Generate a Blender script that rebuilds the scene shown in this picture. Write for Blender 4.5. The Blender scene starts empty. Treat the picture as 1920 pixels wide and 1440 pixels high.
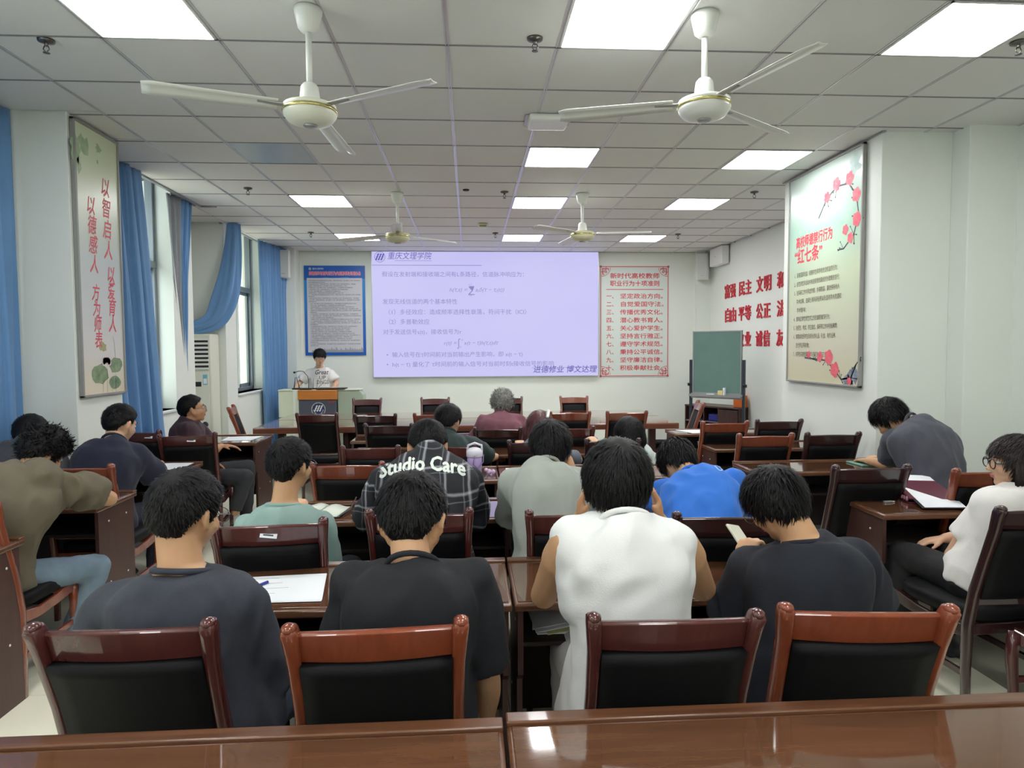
import bpy, bmesh, math, random
import numpy as np
from mathutils import Vector, Matrix, noise, Euler
from mathutils.bvhtree import BVHTree

SC = bpy.context.scene
COL = SC.collection
PI = math.pi
RND = random.Random(7)

# ------------------------------------------------------------------ camera
FPX = 1265.95
yaw, pitch, roll = 0.0626921, 0.0518436, -0.0055109
def cam_axes():
    cy, sy, cp, sp = math.cos(yaw), math.sin(yaw), math.cos(pitch), math.sin(pitch)
    F = Vector((sy*cp, cy*cp, -sp)); R = Vector((cy, -sy, 0)); U = R.cross(F)
    c, s = math.cos(roll), math.sin(roll)
    return R*c+U*s, U*c-R*s, F
_R, _U, _F = cam_axes()
cam_data = bpy.data.cameras.new('camera')
cam_data.sensor_width = 36; cam_data.sensor_fit = 'HORIZONTAL'
cam_data.lens = 36*FPX/1920
cam_data.clip_start = 0.05; cam_data.clip_end = 200
cam = bpy.data.objects.new('camera', cam_data); COL.objects.link(cam)
cam.matrix_world = Matrix(((_R.x, _U.x, -_F.x, 0), (_R.y, _U.y, -_F.y, 0), (_R.z, _U.z, -_F.z, 1.65), (0, 0, 0, 1)))
SC.camera = cam

# ------------------------------------------------------------------ world, exposure
world = bpy.data.worlds.new('daylight'); SC.world = world
world.use_nodes = True
bg = world.node_tree.nodes['Background']
bg.inputs[0].default_value = (0.93, 0.97, 1.0, 1); bg.inputs[1].default_value = WORLD_STRENGTH = 5.5
SC.view_settings.view_transform = 'Standard'
SC.view_settings.look = 'None'
SC.view_settings.gamma = 1.0
SC.view_settings.use_curve_mapping = False
SC.view_settings.exposure = 0.0
LAMP = 22.0          # radiance of the ceiling panels
SCREEN = 0.62       # radiance of the video wall

# ------------------------------------------------------------------ helpers
def lin(c):
    return tuple(((v/255)/12.92 if v/255 <= 0.04045 else ((v/255+0.055)/1.055)**2.4) for v in c)

MATS = {}
def mat(name, rgb, rough=0.5, metal=0.0, var=0.0, vscale=8.0, bump=0.0, bscale=60.0, coat=0.0, stretch=(1, 1, 1),
        rgb2=None, emit=0.0, sheen=0.0, spec=0.5, trans=0.0, sss=0.0):
    if name in MATS: return MATS[name]
    m = bpy.data.materials.new(name); m.use_nodes = True; MATS[name] = m
    nt = m.node_tree; b = nt.nodes['Principled BSDF']
    c = lin(rgb)
    b.inputs['Base Color'].default_value = (*c, 1)
    b.inputs['Roughness'].default_value = rough
    b.inputs['Metallic'].default_value = metal
    b.inputs['Coat Weight'].default_value = coat
    b.inputs['Coat Roughness'].default_value = 0.06
    b.inputs['Specular IOR Level'].default_value = spec
    b.inputs['Sheen Weight'].default_value = sheen
    b.inputs['Transmission Weight'].default_value = trans
    if sss:
        b.inputs['Subsurface Weight'].default_value = sss
        b.inputs['Subsurface Radius'].default_value = (0.012, 0.005, 0.003)
        b.inputs['Subsurface Scale'].default_value = 1.0
    if emit:
        b.inputs['Emission Color'].default_value = (*c, 1); b.inputs['Emission Strength'].default_value = emit
    m.diffuse_color = (*c, 1)
    if var or bump or rgb2:
        tc = nt.nodes.new('ShaderNodeTexCoord'); mp = nt.nodes.new('ShaderNodeMapping')
        mp.inputs['Scale'].default_value = stretch
        nt.links.new(tc.outputs['Object'], mp.inputs['Vector'])
        if var or rgb2:
            n = nt.nodes.new('ShaderNodeTexNoise'); n.inputs['Scale'].default_value = vscale
            n.inputs['Detail'].default_value = 5; n.inputs['Roughness'].default_value = 0.6
            nt.links.new(mp.outputs[0], n.inputs['Vector'])
            r = nt.nodes.new('ShaderNodeValToRGB')
            e = r.color_ramp.elements
            e[0].position = 0.3; e[1].position = 0.7
            if rgb2: c2 = lin(rgb2); c1 = c
            else: c1 = tuple(x*(1-var) for x in c); c2 = tuple(min(1, x*(1+var)) for x in c)
            e[0].color = (*c1, 1); e[1].color = (*c2, 1)
            nt.links.new(n.outputs['Fac'], r.inputs['Fac']); nt.links.new(r.outputs['Color'], b.inputs['Base Color'])
        if bump:
            n2 = nt.nodes.new('ShaderNodeTexNoise'); n2.inputs['Scale'].default_value = bscale
            n2.inputs['Detail'].default_value = 3
            nt.links.new(mp.outputs[0], n2.inputs['Vector'])
            bp = nt.nodes.new('ShaderNodeBump'); bp.inputs['Strength'].default_value = bump
            bp.inputs['Distance'].default_value = 0.004
            nt.links.new(n2.outputs['Fac'], bp.inputs['Height']); nt.links.new(bp.outputs['Normal'], b.inputs['Normal'])
    return m

def link(o, parent=None):
    COL.objects.link(o)
    if parent is not None: o.parent = parent
    return o
def tag(o, label=None, cat=None, group=None, kind=None):
    if label: o['label'] = label
    if cat: o['category'] = cat
    if group: o['group'] = group
    if kind: o['kind'] = kind
    return o
def thing(name, loc, rz=0, label=None, cat=None, group=None, kind=None):
    o = bpy.data.objects.new(name, None); o.empty_display_size = 0.1
    link(o); o.location = loc; o.rotation_euler = (0, 0, rz)
    return tag(o, label, cat, group, kind)

class MB:
    """collects simple solids and links them as one mesh"""
    def __init__(s): s.v = []; s.f = []; s.sm = []
    def add(s, vs, fs, smooth=False, M=None):
        n = len(s.v)
        for p in vs:
            p = Vector(p)
            s.v.append(tuple(M @ p) if M is not None else tuple(p))
        for f in fs: s.f.append(tuple(i+n for i in f)); s.sm.append(smooth)
        return s
    def box(s, a, b, M=None):
        x0, y0, z0 = a; x1, y1, z1 = b
        return s.add([(x0,y0,z0),(x1,y0,z0),(x1,y1,z0),(x0,y1,z0),(x0,y0,z1),(x1,y0,z1),(x1,y1,z1),(x0,y1,z1)],
                     [(0,3,2,1),(4,5,6,7),(0,1,5,4),(1,2,6,5),(2,3,7,6),(3,0,4,7)], False, M)
    def bbox(s, a, b, r, M=None, seg=2):
        """box with rounded edges"""
        bm = bmesh.new(); bmesh.ops.create_cube(bm, size=1)
        for v in bm.verts:
            v.co = Vector([(a[i]+b[i])/2 + v.co[i]*(b[i]-a[i]) for i in range(3)])
        bmesh.ops.bevel(bm, geom=list(bm.edges), offset=r, segments=seg, affect='EDGES', profile=0.6)
        bm.verts.index_update()
        bm.normal_update()
        fl = [max(abs(c) for c in f.normal) < 0.999 for f in bm.faces]
        s.add([v.co.copy() for v in bm.verts], [[v.index for v in f.verts] for f in bm.faces], True, M)
        s.sm[-len(fl):] = fl; bm.free(); return s
    def lathe(s, prof, c=(0,0,0), n=24, M=None, smooth=True, cap=True):
        vs = []; fs = []
        for r, z in prof:
            for i in range(n):
                a = 2*PI*i/n; vs.append((c[0]+r*math.cos(a), c[1]+r*math.sin(a), c[2]+z))
        m = len(prof)
        for j in range(m-1):
            for i in range(n):
                k = (i+1) % n; fs.append((j*n+i, j*n+k, (j+1)*n+k, (j+1)*n+i))
        if cap: fs.append(tuple(range(n))[::-1]); fs.append(tuple(range((m-1)*n, m*n)))
        return s.add(vs, fs, smooth, M)
    def tube(s, pts, r, n=8, M=None, closed=False):
        pts = [Vector(p) for p in pts]; rs = r if isinstance(r, (list, tuple)) else [r]*len(pts)
        vs = []; fs = []; up = None; N = len(pts)
        for i, p in enumerate(pts):
            t = (pts[(i+1) % N if closed else min(i+1, N-1)] - pts[(i-1) % N if closed else max(i-1, 0)]).normalized()
            if up is None:
                up = Vector((0,0,1)) if abs(t.z) < 0.9 else Vector((1,0,0))
            sx = t.cross(up).normalized(); up = sx.cross(t).normalized()
            for k in range(n):
                a = 2*PI*k/n; vs.append(p + (sx*math.cos(a) + up*math.sin(a))*rs[i])
        for i in range(N if closed else N-1):
            j = (i+1) % N
            for k in range(n):
                l = (k+1) % n; fs.append((i*n+k, i*n+l, j*n+l, j*n+k))
        if not closed: fs.append(tuple(range(n))[::-1]); fs.append(tuple(range((N-1)*n, N*n)))
        return s.add(vs, fs, True, M)
    def bar(s, pts, w, d, M=None, smooth=False, side=Vector((1,0,0))):
        """rectangular section swept along pts (w along side, d across); w, d may be lists"""
        pts = [Vector(p) for p in pts]; N = len(pts); vs = []; fs = []
        for i, p in enumerate(pts):
            t = (pts[min(i+1, N-1)] - pts[max(i-1, 0)]).normalized()
            q = t.cross(side).normalized()
            ww = (w[i] if isinstance(w, (list, tuple)) else w)/2; dd = (d[i] if isinstance(d, (list, tuple)) else d)/2
            c = min(ww, dd)*0.35
            for a, b in ((-ww+c,-dd),(ww-c,-dd),(ww,-dd+c),(ww,dd-c),(ww-c,dd),(-ww+c,dd),(-ww,dd-c),(-ww,-dd+c)):
                vs.append(p + side*a + q*b)
        for i in range(N-1):
            for k in range(8):
                l = (k+1) % 8; fs.append((i*8+k, i*8+l, (i+1)*8+l, (i+1)*8+k))
        fs.append(tuple(range(8))[::-1]); fs.append(tuple(range((N-1)*8, N*8)))
        return s.add(vs, fs, smooth, M)
    def sph(s, c, r, n=14, m=9, M=None, rot=None):
        vs = []; fs = []; c = Vector(c)
        r = r if isinstance(r, (list, tuple)) else (r, r, r)
        for j in range(m+1):
            ph = PI*j/m
            for i in range(n):
                a = 2*PI*i/n
                p = Vector((r[0]*math.sin(ph)*math.cos(a), r[1]*math.sin(ph)*math.sin(a), r[2]*math.cos(ph)))
                if rot is not None: p = rot @ p
                vs.append(c+p)
        for j in range(m):
            for i in range(n):
                k = (i+1) % n; fs.append((j*n+i, (j+1)*n+i, (j+1)*n+k, j*n+k))
        return s.add(vs, fs, True, M)
    def cap(s, p0, p1, r0, r1, n=12, flat1=False):
        """tapered capsule"""
        p0 = Vector(p0); p1 = Vector(p1); t = p1-p0; L = t.length or 1e-6; t = t/L
        up = Vector((0,0,1)) if abs(t.z) < 0.9 else Vector((1,0,0))
        sx = t.cross(up).normalized(); sy = sx.cross(t)
        prof = [(r0*0.05, -r0), (r0*0.6, -r0*0.8), (r0*0.9, -r0*0.45), (r0, 0), ((r0+r1)/2, L/2), (r1, L)]
        if flat1: prof += [(r1*0.98, L+0.001), (r1*0.05, L+0.001)]
        else: prof += [(r1*0.9, L+r1*0.45), (r1*0.6, L+r1*0.8), (r1*0.05, L+r1)]
        vs = []; fs = []
        for r, z in prof:
            for i in range(n):
                a = 2*PI*i/n; vs.append(p0 + t*z + (sx*math.cos(a)+sy*math.sin(a))*r)
        for j in range(len(prof)-1):
            for i in range(n):
                k = (i+1) % n; fs.append((j*n+i, j*n+k, (j+1)*n+k, (j+1)*n+i))
        fs.append(tuple(range(n))[::-1]); fs.append(tuple(range((len(prof)-1)*n, len(prof)*n)))
        return s.add(vs, fs, True)
    def mesh(s, name):
        me = bpy.data.meshes.new(name); me.from_pydata([tuple(v) for v in s.v], [], s.f)
        me.polygons.foreach_set('use_smooth', s.sm); me.update(); return me
    def build(s, name, m, parent=None, label=None, loc=None, bevel=0, kind=None):
        me = s.mesh(name)
        if m is not None: me.materials.append(m)
        o = bpy.data.objects.new(name, me); link(o, parent)
        if loc is not None: o.location = loc
        if bevel:
            md = o.modifiers.new('bevel', 'BEVEL'); md.width = bevel; md.segments = 2; md.limit_method = 'ANGLE'
        if label: o['label'] = label
        if kind: o['kind'] = kind
        return o

def copy_tree(root, loc, rz, scale=1.0):
    r = root.copy(); COL.objects.link(r); r.location = loc; r.rotation_euler = (0, 0, rz); r.scale = (scale,)*3
    for ch in list(root.children):
        c = ch.copy(); COL.objects.link(c); c.parent = r
        for g in list(ch.children):
            d = g.copy(); COL.objects.link(d); d.parent = c
    return r

def text_mesh(body, size=0.1, bold=0.0, **k):
    if bold < 0.012: return text_mesh1(body, size=size, bold=bold, **k)
    base = text_mesh1(body, size=size, bold=0.0, **k); r = bold*size; mb = MB()
    co = [v.co.copy() for v in base.vertices]; fs = [tuple(p.vertices) for p in base.polygons]
    for dx, dy in ((0, 0), (1, 0), (-1, 0), (0, 1), (0, -1)): mb.add([(c.x+dx*r, c.y+dy*r, c.z+0.00002*(dx+2*dy)) for c in co], fs)
    bpy.data.meshes.remove(base); return mb.mesh('txt')
def text_mesh1(body, size=0.1, bold=0.0, align='LEFT', width=None, res=2, spacing=1.0, shear=0.0, extrude=0.0, line=1.0, sx=1.0):
    c = bpy.data.curves.new('txt', 'FONT'); c.body = body; c.size = size; c.offset = bold*size
    c.align_x = align; c.resolution_u = res; c.space_character = spacing; c.shear = shear
    c.extrude = extrude; c.space_line = line; c.fill_mode = 'BOTH' if extrude else 'FRONT'
    o = bpy.data.objects.new('txt', c); COL.objects.link(o)
    dg = bpy.context.evaluated_depsgraph_get(); dg.update()
    me = bpy.data.meshes.new_from_object(o.evaluated_get(dg))
    bpy.data.objects.remove(o); bpy.data.curves.remove(c)
    n = len(me.vertices); co = np.empty(n*3, 'f'); me.vertices.foreach_get('co', co); co = co.reshape(-1, 3)
    co[:, 0] *= sx
    if width and n:
        w = co[:, 0].max()-co[:, 0].min()
        if w > 0: co[:, 0] *= width/w
    me.vertices.foreach_set('co', co.ravel()); me.update()
    return me
def text(name, body, m, parent, loc, rot=(PI/2, 0, 0), label=None, **k):
    me = text_mesh(body, **k); me.materials.clear(); me.materials.append(m); me.name = name
    o = bpy.data.objects.new(name, me); link(o, parent); o.location = loc; o.rotation_euler = rot
    if label: o['label'] = label
    return o
def join_text(name, items, m, parent, loc, rot, label=None):
    """each item (body, x, y, kwargs) becomes one flat printed line"""
    out = None
    for body, x, y, k in items:
        me = text_mesh(body, **k); me.materials.clear(); me.materials.append(m); me.name = name
        for v in me.vertices: v.co.x += x; v.co.y += y
        out = bpy.data.objects.new(name, me); link(out, parent); out.location = loc; out.rotation_euler = rot
        if label and len(items) == 1: out['label'] = label
    return out

# ------------------------------------------------------------------ materials
M_wall = mat('painted_wall', (230, 235, 228), 0.75, var=0.012, vscale=1.5, bump=0.05, bscale=150)
M_tile = mat('ceiling_board', (222, 223, 220), 0.8, bump=0.15, bscale=90, var=0.01, vscale=3)
M_grid = mat('grid_metal', (205, 205, 208), 0.3, metal=0.5)
M_slab = mat('slab_dark', (70, 70, 70), 0.9)
M_floor = mat('floor_tile', (240, 238, 216), 0.18, var=0.02, vscale=2.0, coat=0.15)
M_grout = mat('grout', (120, 118, 105), 0.9)
M_lamp = mat('lamp_panel', (255, 255, 255), 0.5, emit=LAMP)
M_alu = mat('aluminium', (175, 178, 180), 0.35, metal=0.7)
M_white = mat('white_plastic', (232, 234, 230), 0.35)
M_white_p = mat('white_paint_metal', (225, 228, 222), 0.3)
M_offw = mat('cream_metal', (222, 224, 208), 0.35)
M_dark = mat('dark_plastic', (28, 28, 30), 0.4)
M_gold = mat('gold_trim', (200, 190, 130), 0.25, metal=0.8)
M_paper = mat('paper', (236, 239, 244), 0.7, var=0.01)
M_ink = mat('ink', (70, 72, 80), 0.7)
M_desk = mat('desk_top_walnut', (84, 52, 36), 0.28, rgb2=(112, 74, 50), vscale=5, stretch=(0.6, 9, 9), coat=0.35, bump=0.03, bscale=30)
M_glass_top = mat('desk_top_glass', (88, 58, 40), 0.07, rgb2=(104, 70, 48), vscale=4, stretch=(0.5, 10, 10), coat=0.9, spec=0.6)
M_glass_top.node_tree.nodes['Principled BSDF'].inputs['Coat Roughness'].default_value = 0.05
M_desk_side = mat('desk_panel_mahogany', (66, 42, 40), 0.4, rgb2=(80, 52, 46), vscale=4, stretch=(6, 6, 0.7))
M_desk_in = mat('desk_inner_dark', (34, 24, 24), 0.55, rgb2=(42, 30, 28), vscale=6)
M_curtain = mat('blue_curtain', (104, 148, 196), 0.85, var=0.05, vscale=3, bump=0.08, bscale=300, sheen=0.2)
M_lining = mat('curtain_lining', (150, 156, 162), 0.85, var=0.03)
M_red = mat('red_letter', (196, 34, 52), 0.45)
M_skin = mat('skin', (204, 160, 122), 0.5, var=0.03, vscale=9, bump=0.05, bscale=200, sss=0.25)
M_skin2 = mat('skin_pale', (214, 172, 142), 0.5, var=0.03, vscale=9, bump=0.05, bscale=200, sss=0.25)
M_skin3 = mat('skin_tan', (188, 140, 106), 0.5, var=0.03, vscale=9, bump=0.05, bscale=200, sss=0.25)

# ------------------------------------------------------------------ the room
H = 3.286
X0, Y0 = -0.106, 3.746
XR, XL, YB, YF = 4.14, -3.2, 11.5, -3.0
def structure(o): o['kind'] = 'structure'; return o

# floor with 0.8 m tiles
fl = MB(); fl.box((-4.2, YF, -0.1), (4.5, YB+0.2, -0.004)); floor = structure(fl.build('floor', M_grout))
tm = MB(); tm.box((0.0015, 0.0015, -0.01), (0.7985, 0.7985, 0.0)); tile_me = tm.mesh('floor_tile'); tile_me.materials.append(M_floor)
for i in range(-4, 5):
    for j in range(-5, 11):
        x, y = -1.43+i*0.8, 3.3+j*0.8
        if x < -4.3 or x > 4.2 or y > YB-0.1 or y < YF-0.4: continue
        o = bpy.data.objects.new('floor_tile', tile_me); link(o, floor); o.location = (x, y, 0)

# ceiling: slab, tiles resting in a metal grid
cb = MB(); cb.box((-4.2, YF, H+0.16), (4.5, YB+0.2, H+0.3)); ceiling = structure(cb.build('ceiling', M_slab))
LAMPS = {(c, r) for c in (-3, 1, 4) for r in (-1, 3, 6, 10, -5, -8, -11)} - {(-3, 3), (4, -5), (4, -8)}  # rearmost row is unseen, added to brighten the backs facing the camera
cols = range(-6, 7); rows = range(-11, 13)
def tile_mesh(w, d):
    b = MB(); b.box((0.006, 0.006, 0), (w-0.006, d-0.006, 0.012)); m = b.mesh('ceiling_tile'); m.materials.append(M_tile); return m
full = tile_mesh(0.6, 0.6)
def xlim_left(y):   # where the ceiling ends on the left
    if y < 4.88: return -3.1
    if y < 5.5: return -2.75
    if y < 7.95: return -3.02
    if y < 8.95: return -3.6
    return -3.17
def seg_tiles(c, r):
    x0, y0 = X0+0.6*c, Y0+0.6*r; x1, y1 = x0+0.6, min(y0+0.6, YB)
    x1 = min(x1, XR)
    out = []
    ys = [y0]+[b for b in (4.88, 5.5, 7.95, 8.95) if y0+0.02 < b < y1-0.02]+[y1] if x0 < -2.7 else [y0, y1]
    for a, b in zip(ys[:-1], ys[1:]):
        xa = max(x0, xlim_left((a+b)/2)) if x0 < -2.7 else x0
        if x1-xa > 0.03 and b-a > 0.03: out.append((xa, a, x1, b))
    return out
for r in rows:
    for c in cols:
        if (c, r) in LAMPS: continue
        for xa, a, x1, b in seg_tiles(c, r):
            fullq = abs(x1-xa-0.6) < 1e-3 and abs(b-a-0.6) < 1e-3
            me = full if fullq else tile_mesh(x1-xa, b-a)
            o = bpy.data.objects.new('ceiling_tile', me)
            link(o, ceiling); o.location = (xa, a, H+0.004)
            if (c, r) == (-3, 3):
                me2 = full.copy(); me2.materials.clear(); me2.materials.append(mat('unlit_panel', (172, 182, 184), 0.25, var=0.05, vscale=1.5)); o.data = me2
                o['label'] = 'smooth unlit light panel among the ceiling tiles'
gb = MB()
for r in range(-11, 14):
    y = min(Y0+0.6*r, YB-0.01); gb.box((-3.1 if not (7.95 < y < 8.95) else -3.6, y-0.006, H), (XR, y+0.006, H+0.012))
gb.build('cross_bar', mat('grid_cross', (135, 135, 138), 0.4, metal=0.4), ceiling)['kind'] = 'stuff'
for c in range(-5, 8):
    x = X0+0.6*c
    ya, yb = (YF, YB) if x > -2.7 else (YF, 4.88)
    segs = [(YF, YB)] if x > -3.0 else [(YF, 4.88)]
    if -3.01 < x < -2.7: segs = [(YF, 4.88), (5.5, YB)]
    if x > XR: continue
    for ya, yb in segs:
        b = MB()
        b.box((x-0.012, ya, H), (x-0.003, yb, H+0.012)); b.box((x+0.003, ya, H), (x+0.012, yb, H+0.012)); b.box((x-0.003, ya, H+0.004), (x+0.003, yb, H+0.012))
        b.build('grid_runner', M_grid, ceiling)
eb = MB()
eb.box((-3.05, 5.52, H-0.012), (-3.02, 7.97, H+0.012)); eb.box((-3.05, 7.95, H-0.012), (-2.86, 7.98, H+0.006))
eb.box((-3.19, 8.97, H-0.01), (-3.16, YB, H+0.012)); eb.box((3.14, 5.02, H-0.008), (3.17, 6.66, H+0.004))
eb.build('edge_trim', M_alu, ceiling)

# walls
wb = MB(); wb.box((-4.2, YB, 0), (4.5, YB+0.15, 3.5)); wb.box((-3.25, 11.17, 0), (-2.80, YB, H+0.1)); wb.box((3.89, 11.42, 0), (XR, YB, H+0.1))
structure(wb.build('wall_back', M_wall))
wr = MB(); wr.box((XR, 4.8, 0), (XR+0.2, YB+0.1, 3.5)); wr.box((3.16, 5.05, 0), (3.72, 6.65, 3.45)); wr.box((3.72, 4.87, 0), (XR+0.2, 6.65, 3.45))
wr.box((4.1, YF, 0), (4.3, 4.9, 3.5))
structure(wr.build('wall_right', M_wall, bevel=0.006))
wl = MB()
wl.box((-3.45, YF, 0), (-3.22, 4.9, 1.05)); wl.box((-3.45, YF, 1.05), (-3.22, 0.6, 3.6)); wl.box((-3.45, 2.2, 1.05), (-3.22, 3.0, 3.6)); wl.box((-3.45, 4.5, 1.05), (-3.22, 4.9, 3.6))
wl.box((-3.45, 4.9, 0), (-2.745, 5.52, 3.45))
wl.box((-3.45, 5.52, 0), (-3.15, 7.98, 1.03)); wl.box((-3.45, 5.52, 1.03), (-3.15, 5.95, 3.6)); wl.box((-3.45, 7.47, 1.03), (-3.15, 7.98, 3.6))
wl.box((-3.85, 7.9, 0), (-3.6, 9.1, 3.6)); wl.box((-3.85, 7.9, 0), (-3.45, 7.98, 3.6))
wl.box((-3.85, 9.0, 0), (-3.15, 9.4, 3.6)); wl.box((-3.45, 9.4, 0), (-3.15, 11.5, 1.06)); wl.box((-3.45, 10.62, 1.06), (-3.15, 11.6, 3.6))
wl.box((-3.5, YF, 3.6), (-2.9, 11.6, 3.7))
structure(wl.build('wall_left', M_wall, bevel=0.004))
structure(MB().box((-3.45, YF-0.15, 0), (4.3, YF, 3.6)).build('wall_front', M_wall))
nb = MB(); nb.box((-4.05, YF-0.1, 3.3), (-3.8, YB+0.2, 3.6))

# windows
M_pane = bpy.data.materials.new('window_pane'); M_pane.use_nodes = True
nt = M_pane.node_tree; nt.nodes.remove(nt.nodes['Principled BSDF'])
mx = nt.nodes.new('ShaderNodeMixShader'); tr = nt.nodes.new('ShaderNodeBsdfTransparent'); gl = nt.nodes.new('ShaderNodeBsdfGlossy'); gl.inputs['Roughness'].default_value = 0.02
tr.inputs[0].default_value = (0.93, 0.97, 0.96, 1); mx.inputs[0].default_value = 0.07
nt.links.new(tr.outputs[0], mx.inputs[1]); nt.links.new(gl.outputs[0], mx.inputs[2]); nt.links.new(mx.outputs[0], nt.nodes['Material Output'].inputs[0])
M_wframe = mat('window_frame_grey', (132, 142, 150), 0.4, metal=0.2)
M_wwhite = mat('window_frame_white', (225, 230, 232), 0.4)
def window(name, y0, y1, z0, z1, zr, xw):
    w = thing(name, (xw, (y0+y1)/2, z0), kind='structure')
    L = (y1-y0)/2; h = z1-z0; r = zr-z0; T = 0.05
    f = MB(); f.box((-0.04, -L, 0), (0.04, -L+T, h)); f.box((-0.04, L-T, 0), (0.04, L, h)); f.box((-0.04, -L, 0), (0.04, L, T)); f.box((-0.04, -L, h-T), (0.04, L, h)); f.box((-0.045, -L, r-0.035), (0.045, L, r+0.035))
    f.build('window_frame', M_wframe, w, bevel=0.004)
    ym = 0.0
    for k, (a, b, x) in enumerate(((-L+T, ym+0.03, 0.018), (ym-0.03, L-T, -0.018))):
        s = MB()
        for q in ((a, a+0.035, T, r-0.035), (b-0.035, b, T, r-0.035)): s.box((x-0.014, q[0], q[2]), (x+0.014, q[1], q[3]))
        s.box((x-0.014, a, T), (x+0.014, b, T+0.05)); s.box((x-0.014, a, r-0.08), (x+0.014, b, r-0.035))
        so = s.build('sash', M_wwhite if k == 0 else M_wframe, w)
        MB().box((x-0.003, a+0.035, T+0.05), (x+0.003, b-0.035, r-0.08)).build('pane', M_pane, so)
    u = MB(); u.box((-0.02, ym-0.025, r+0.035), (0.02, ym+0.025, h-T)); u.build('mullion', M_wframe, w)
    for a, b in ((-L+T, ym-0.025), (ym+0.025, L-T)):
        MB().box((-0.003, a, r+0.035), (0.003, b, h-T)).build('pane', M_pane, w)
    MB().bbox((-0.1, -L-0.02, -0.03), (0.235, L+0.02, 0.0), 0.008).build('window_sill', M_wwhite, w)
window('window_1', 5.95, 7.47, 1.03, 3.6, 2.56, -3.36)
window('window_2', 9.4, 10.62, 1.06, 3.6, 2.55, -3.36)
window('window_3', 3.0, 4.5, 1.05, 3.6, 2.56, -3.4)
window('window_4', 0.6, 2.2, 1.05, 3.6, 2.56, -3.4)

# building across the yard, seen through the windows
nbd = thing('building', (-10.5, 14, -6), label='cream coloured neighbouring building seen through the left windows', cat='building')
MB().box((-1.0, -14, 0), (0, 16, 16)).build('wall', mat('cream_render', (186, 170, 132), 0.9, var=0.04, vscale=0.6), nbd)
for iy in range(-11, 15, 4):
    for iz in (5.6, 9.2, 12.8):
        f = MB().box((0.0, iy, iz), (0.05, iy+1.7, iz+1.8)).build('window', mat('far_window_frame', (210, 205, 195), 0.6), nbd)
        MB().box((0.05, iy+0.1, iz+0.1), (0.06, iy+0.8, iz+1.7)).box((0.05, iy+0.9, iz+0.1), (0.06, iy+1.6, iz+1.7)).build('pane', mat('far_glass', (90, 100, 110), 0.1), f)

# ------------------------------------------------------------------ curtains
def smoothstep(t): t = max(0, min(1, t)); return t*t*(3-2*t)
def curtain(name, top, bot, zt, zb, folds, amp, label, m=M_curtain, n=None, m2=None, split=None, seed=1, bow=0.0, flare=0.0, part_label=None):
    """cloth hung from top=(x0,y0,x1,y1) to bot=..., pleated"""
    rr = random.Random(seed); n = n or folds*10; rows_ = 36
    ph = [rr.uniform(-0.5, 0.5) for _ in range(folds+2)]; am = [rr.uniform(0.6, 1.25) for _ in range(folds+2)]
    vs = []; fs = []
    for j in range(rows_+1):
        t = j/rows_; z = zt+(zb-zt)*t; s = t
        x0 = top[0]+(bot[0]-top[0])*s; y0 = top[1]+(bot[1]-top[1])*s; x1 = top[2]+(bot[2]-top[2])*s; y1 = top[3]+(bot[3]-top[3])*s
        d = Vector((x1-x0, y1-y0, 0)); nrm = Vector((d.y, -d.x, 0)).normalized()
        if nrm.x < 0: nrm = -nrm
        for i in range(n+1):
            u = i/n; k = u*folds; ki = int(min(k, folds-1)); fr = k-ki
            a = am[ki]*(1-fr)+am[ki+1]*fr; p = ph[ki]*(1-fr)+ph[ki+1]*fr
            w = math.sin(2*PI*(k+p*0.5+0.12*math.sin(t*3+ki)))*amp*a*(0.55+0.6*t)
            w2 = 0.012*math.sin(2*PI*k*2.3+t*4)
            q = Vector((x0, y0, z)) + d*(u+0.25/folds*math.cos(2*PI*k+1)*0.5) + nrm*(w+w2+bow*math.sin(PI*t))
            vs.append(q)
    for j in range(rows_):
        for i in range(n): fs.append((j*(n+1)+i, j*(n+1)+i+1, (j+1)*(n+1)+i+1, (j+1)*(n+1)+i))
    mb = MB().add(vs, fs, True); o = mb.build(name, m)
    if m2 is not None:
        o.data.materials.append(m2)
        for p in o.data.polygons:
            i = p.index % n
            if i < split*n: p.material_index = 1
    md = o.modifiers.new('thick', 'SOLIDIFY'); md.thickness = 0.004
    return tag(o, label, 'curtain', 'blue curtains along the window wall')
curtain('curtain', (-3.0, 5.55, -3.0, 6.47), (-3.02, 5.6, -3.06, 7.1), 3.29, 0.08, 6, 0.04, 'tall blue curtain hanging between the lotus banner pillar and the nearer open window', seed=3)
curtain('curtain', (-3.1, 10.22, -2.93, 11.3), (-3.08, 10.36, -2.93, 11.3), 3.28, 0.05, 8, 0.035, 'full-length blue curtain in the far left corner behind the lectern', seed=5)
curtain('curtain', (-3.12, 3.0, -3.08, 4.83), (-3.12, 3.2, -3.06, 4.83), 3.28, 0.05, 9, 0.04, 'blue curtain at the picture edge in front of the grey pillar face', seed=8)
curtain('curtain', (-3.12, 7.28, -3.06, 7.76), (-3.2, 7.70, -3.19, 7.80), 3.285, 1.42, 4, 0.025, 'gathered curtain with grey lining tapering to a point beside the air conditioner', m2=M_lining, split=0.5, seed=11)
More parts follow.
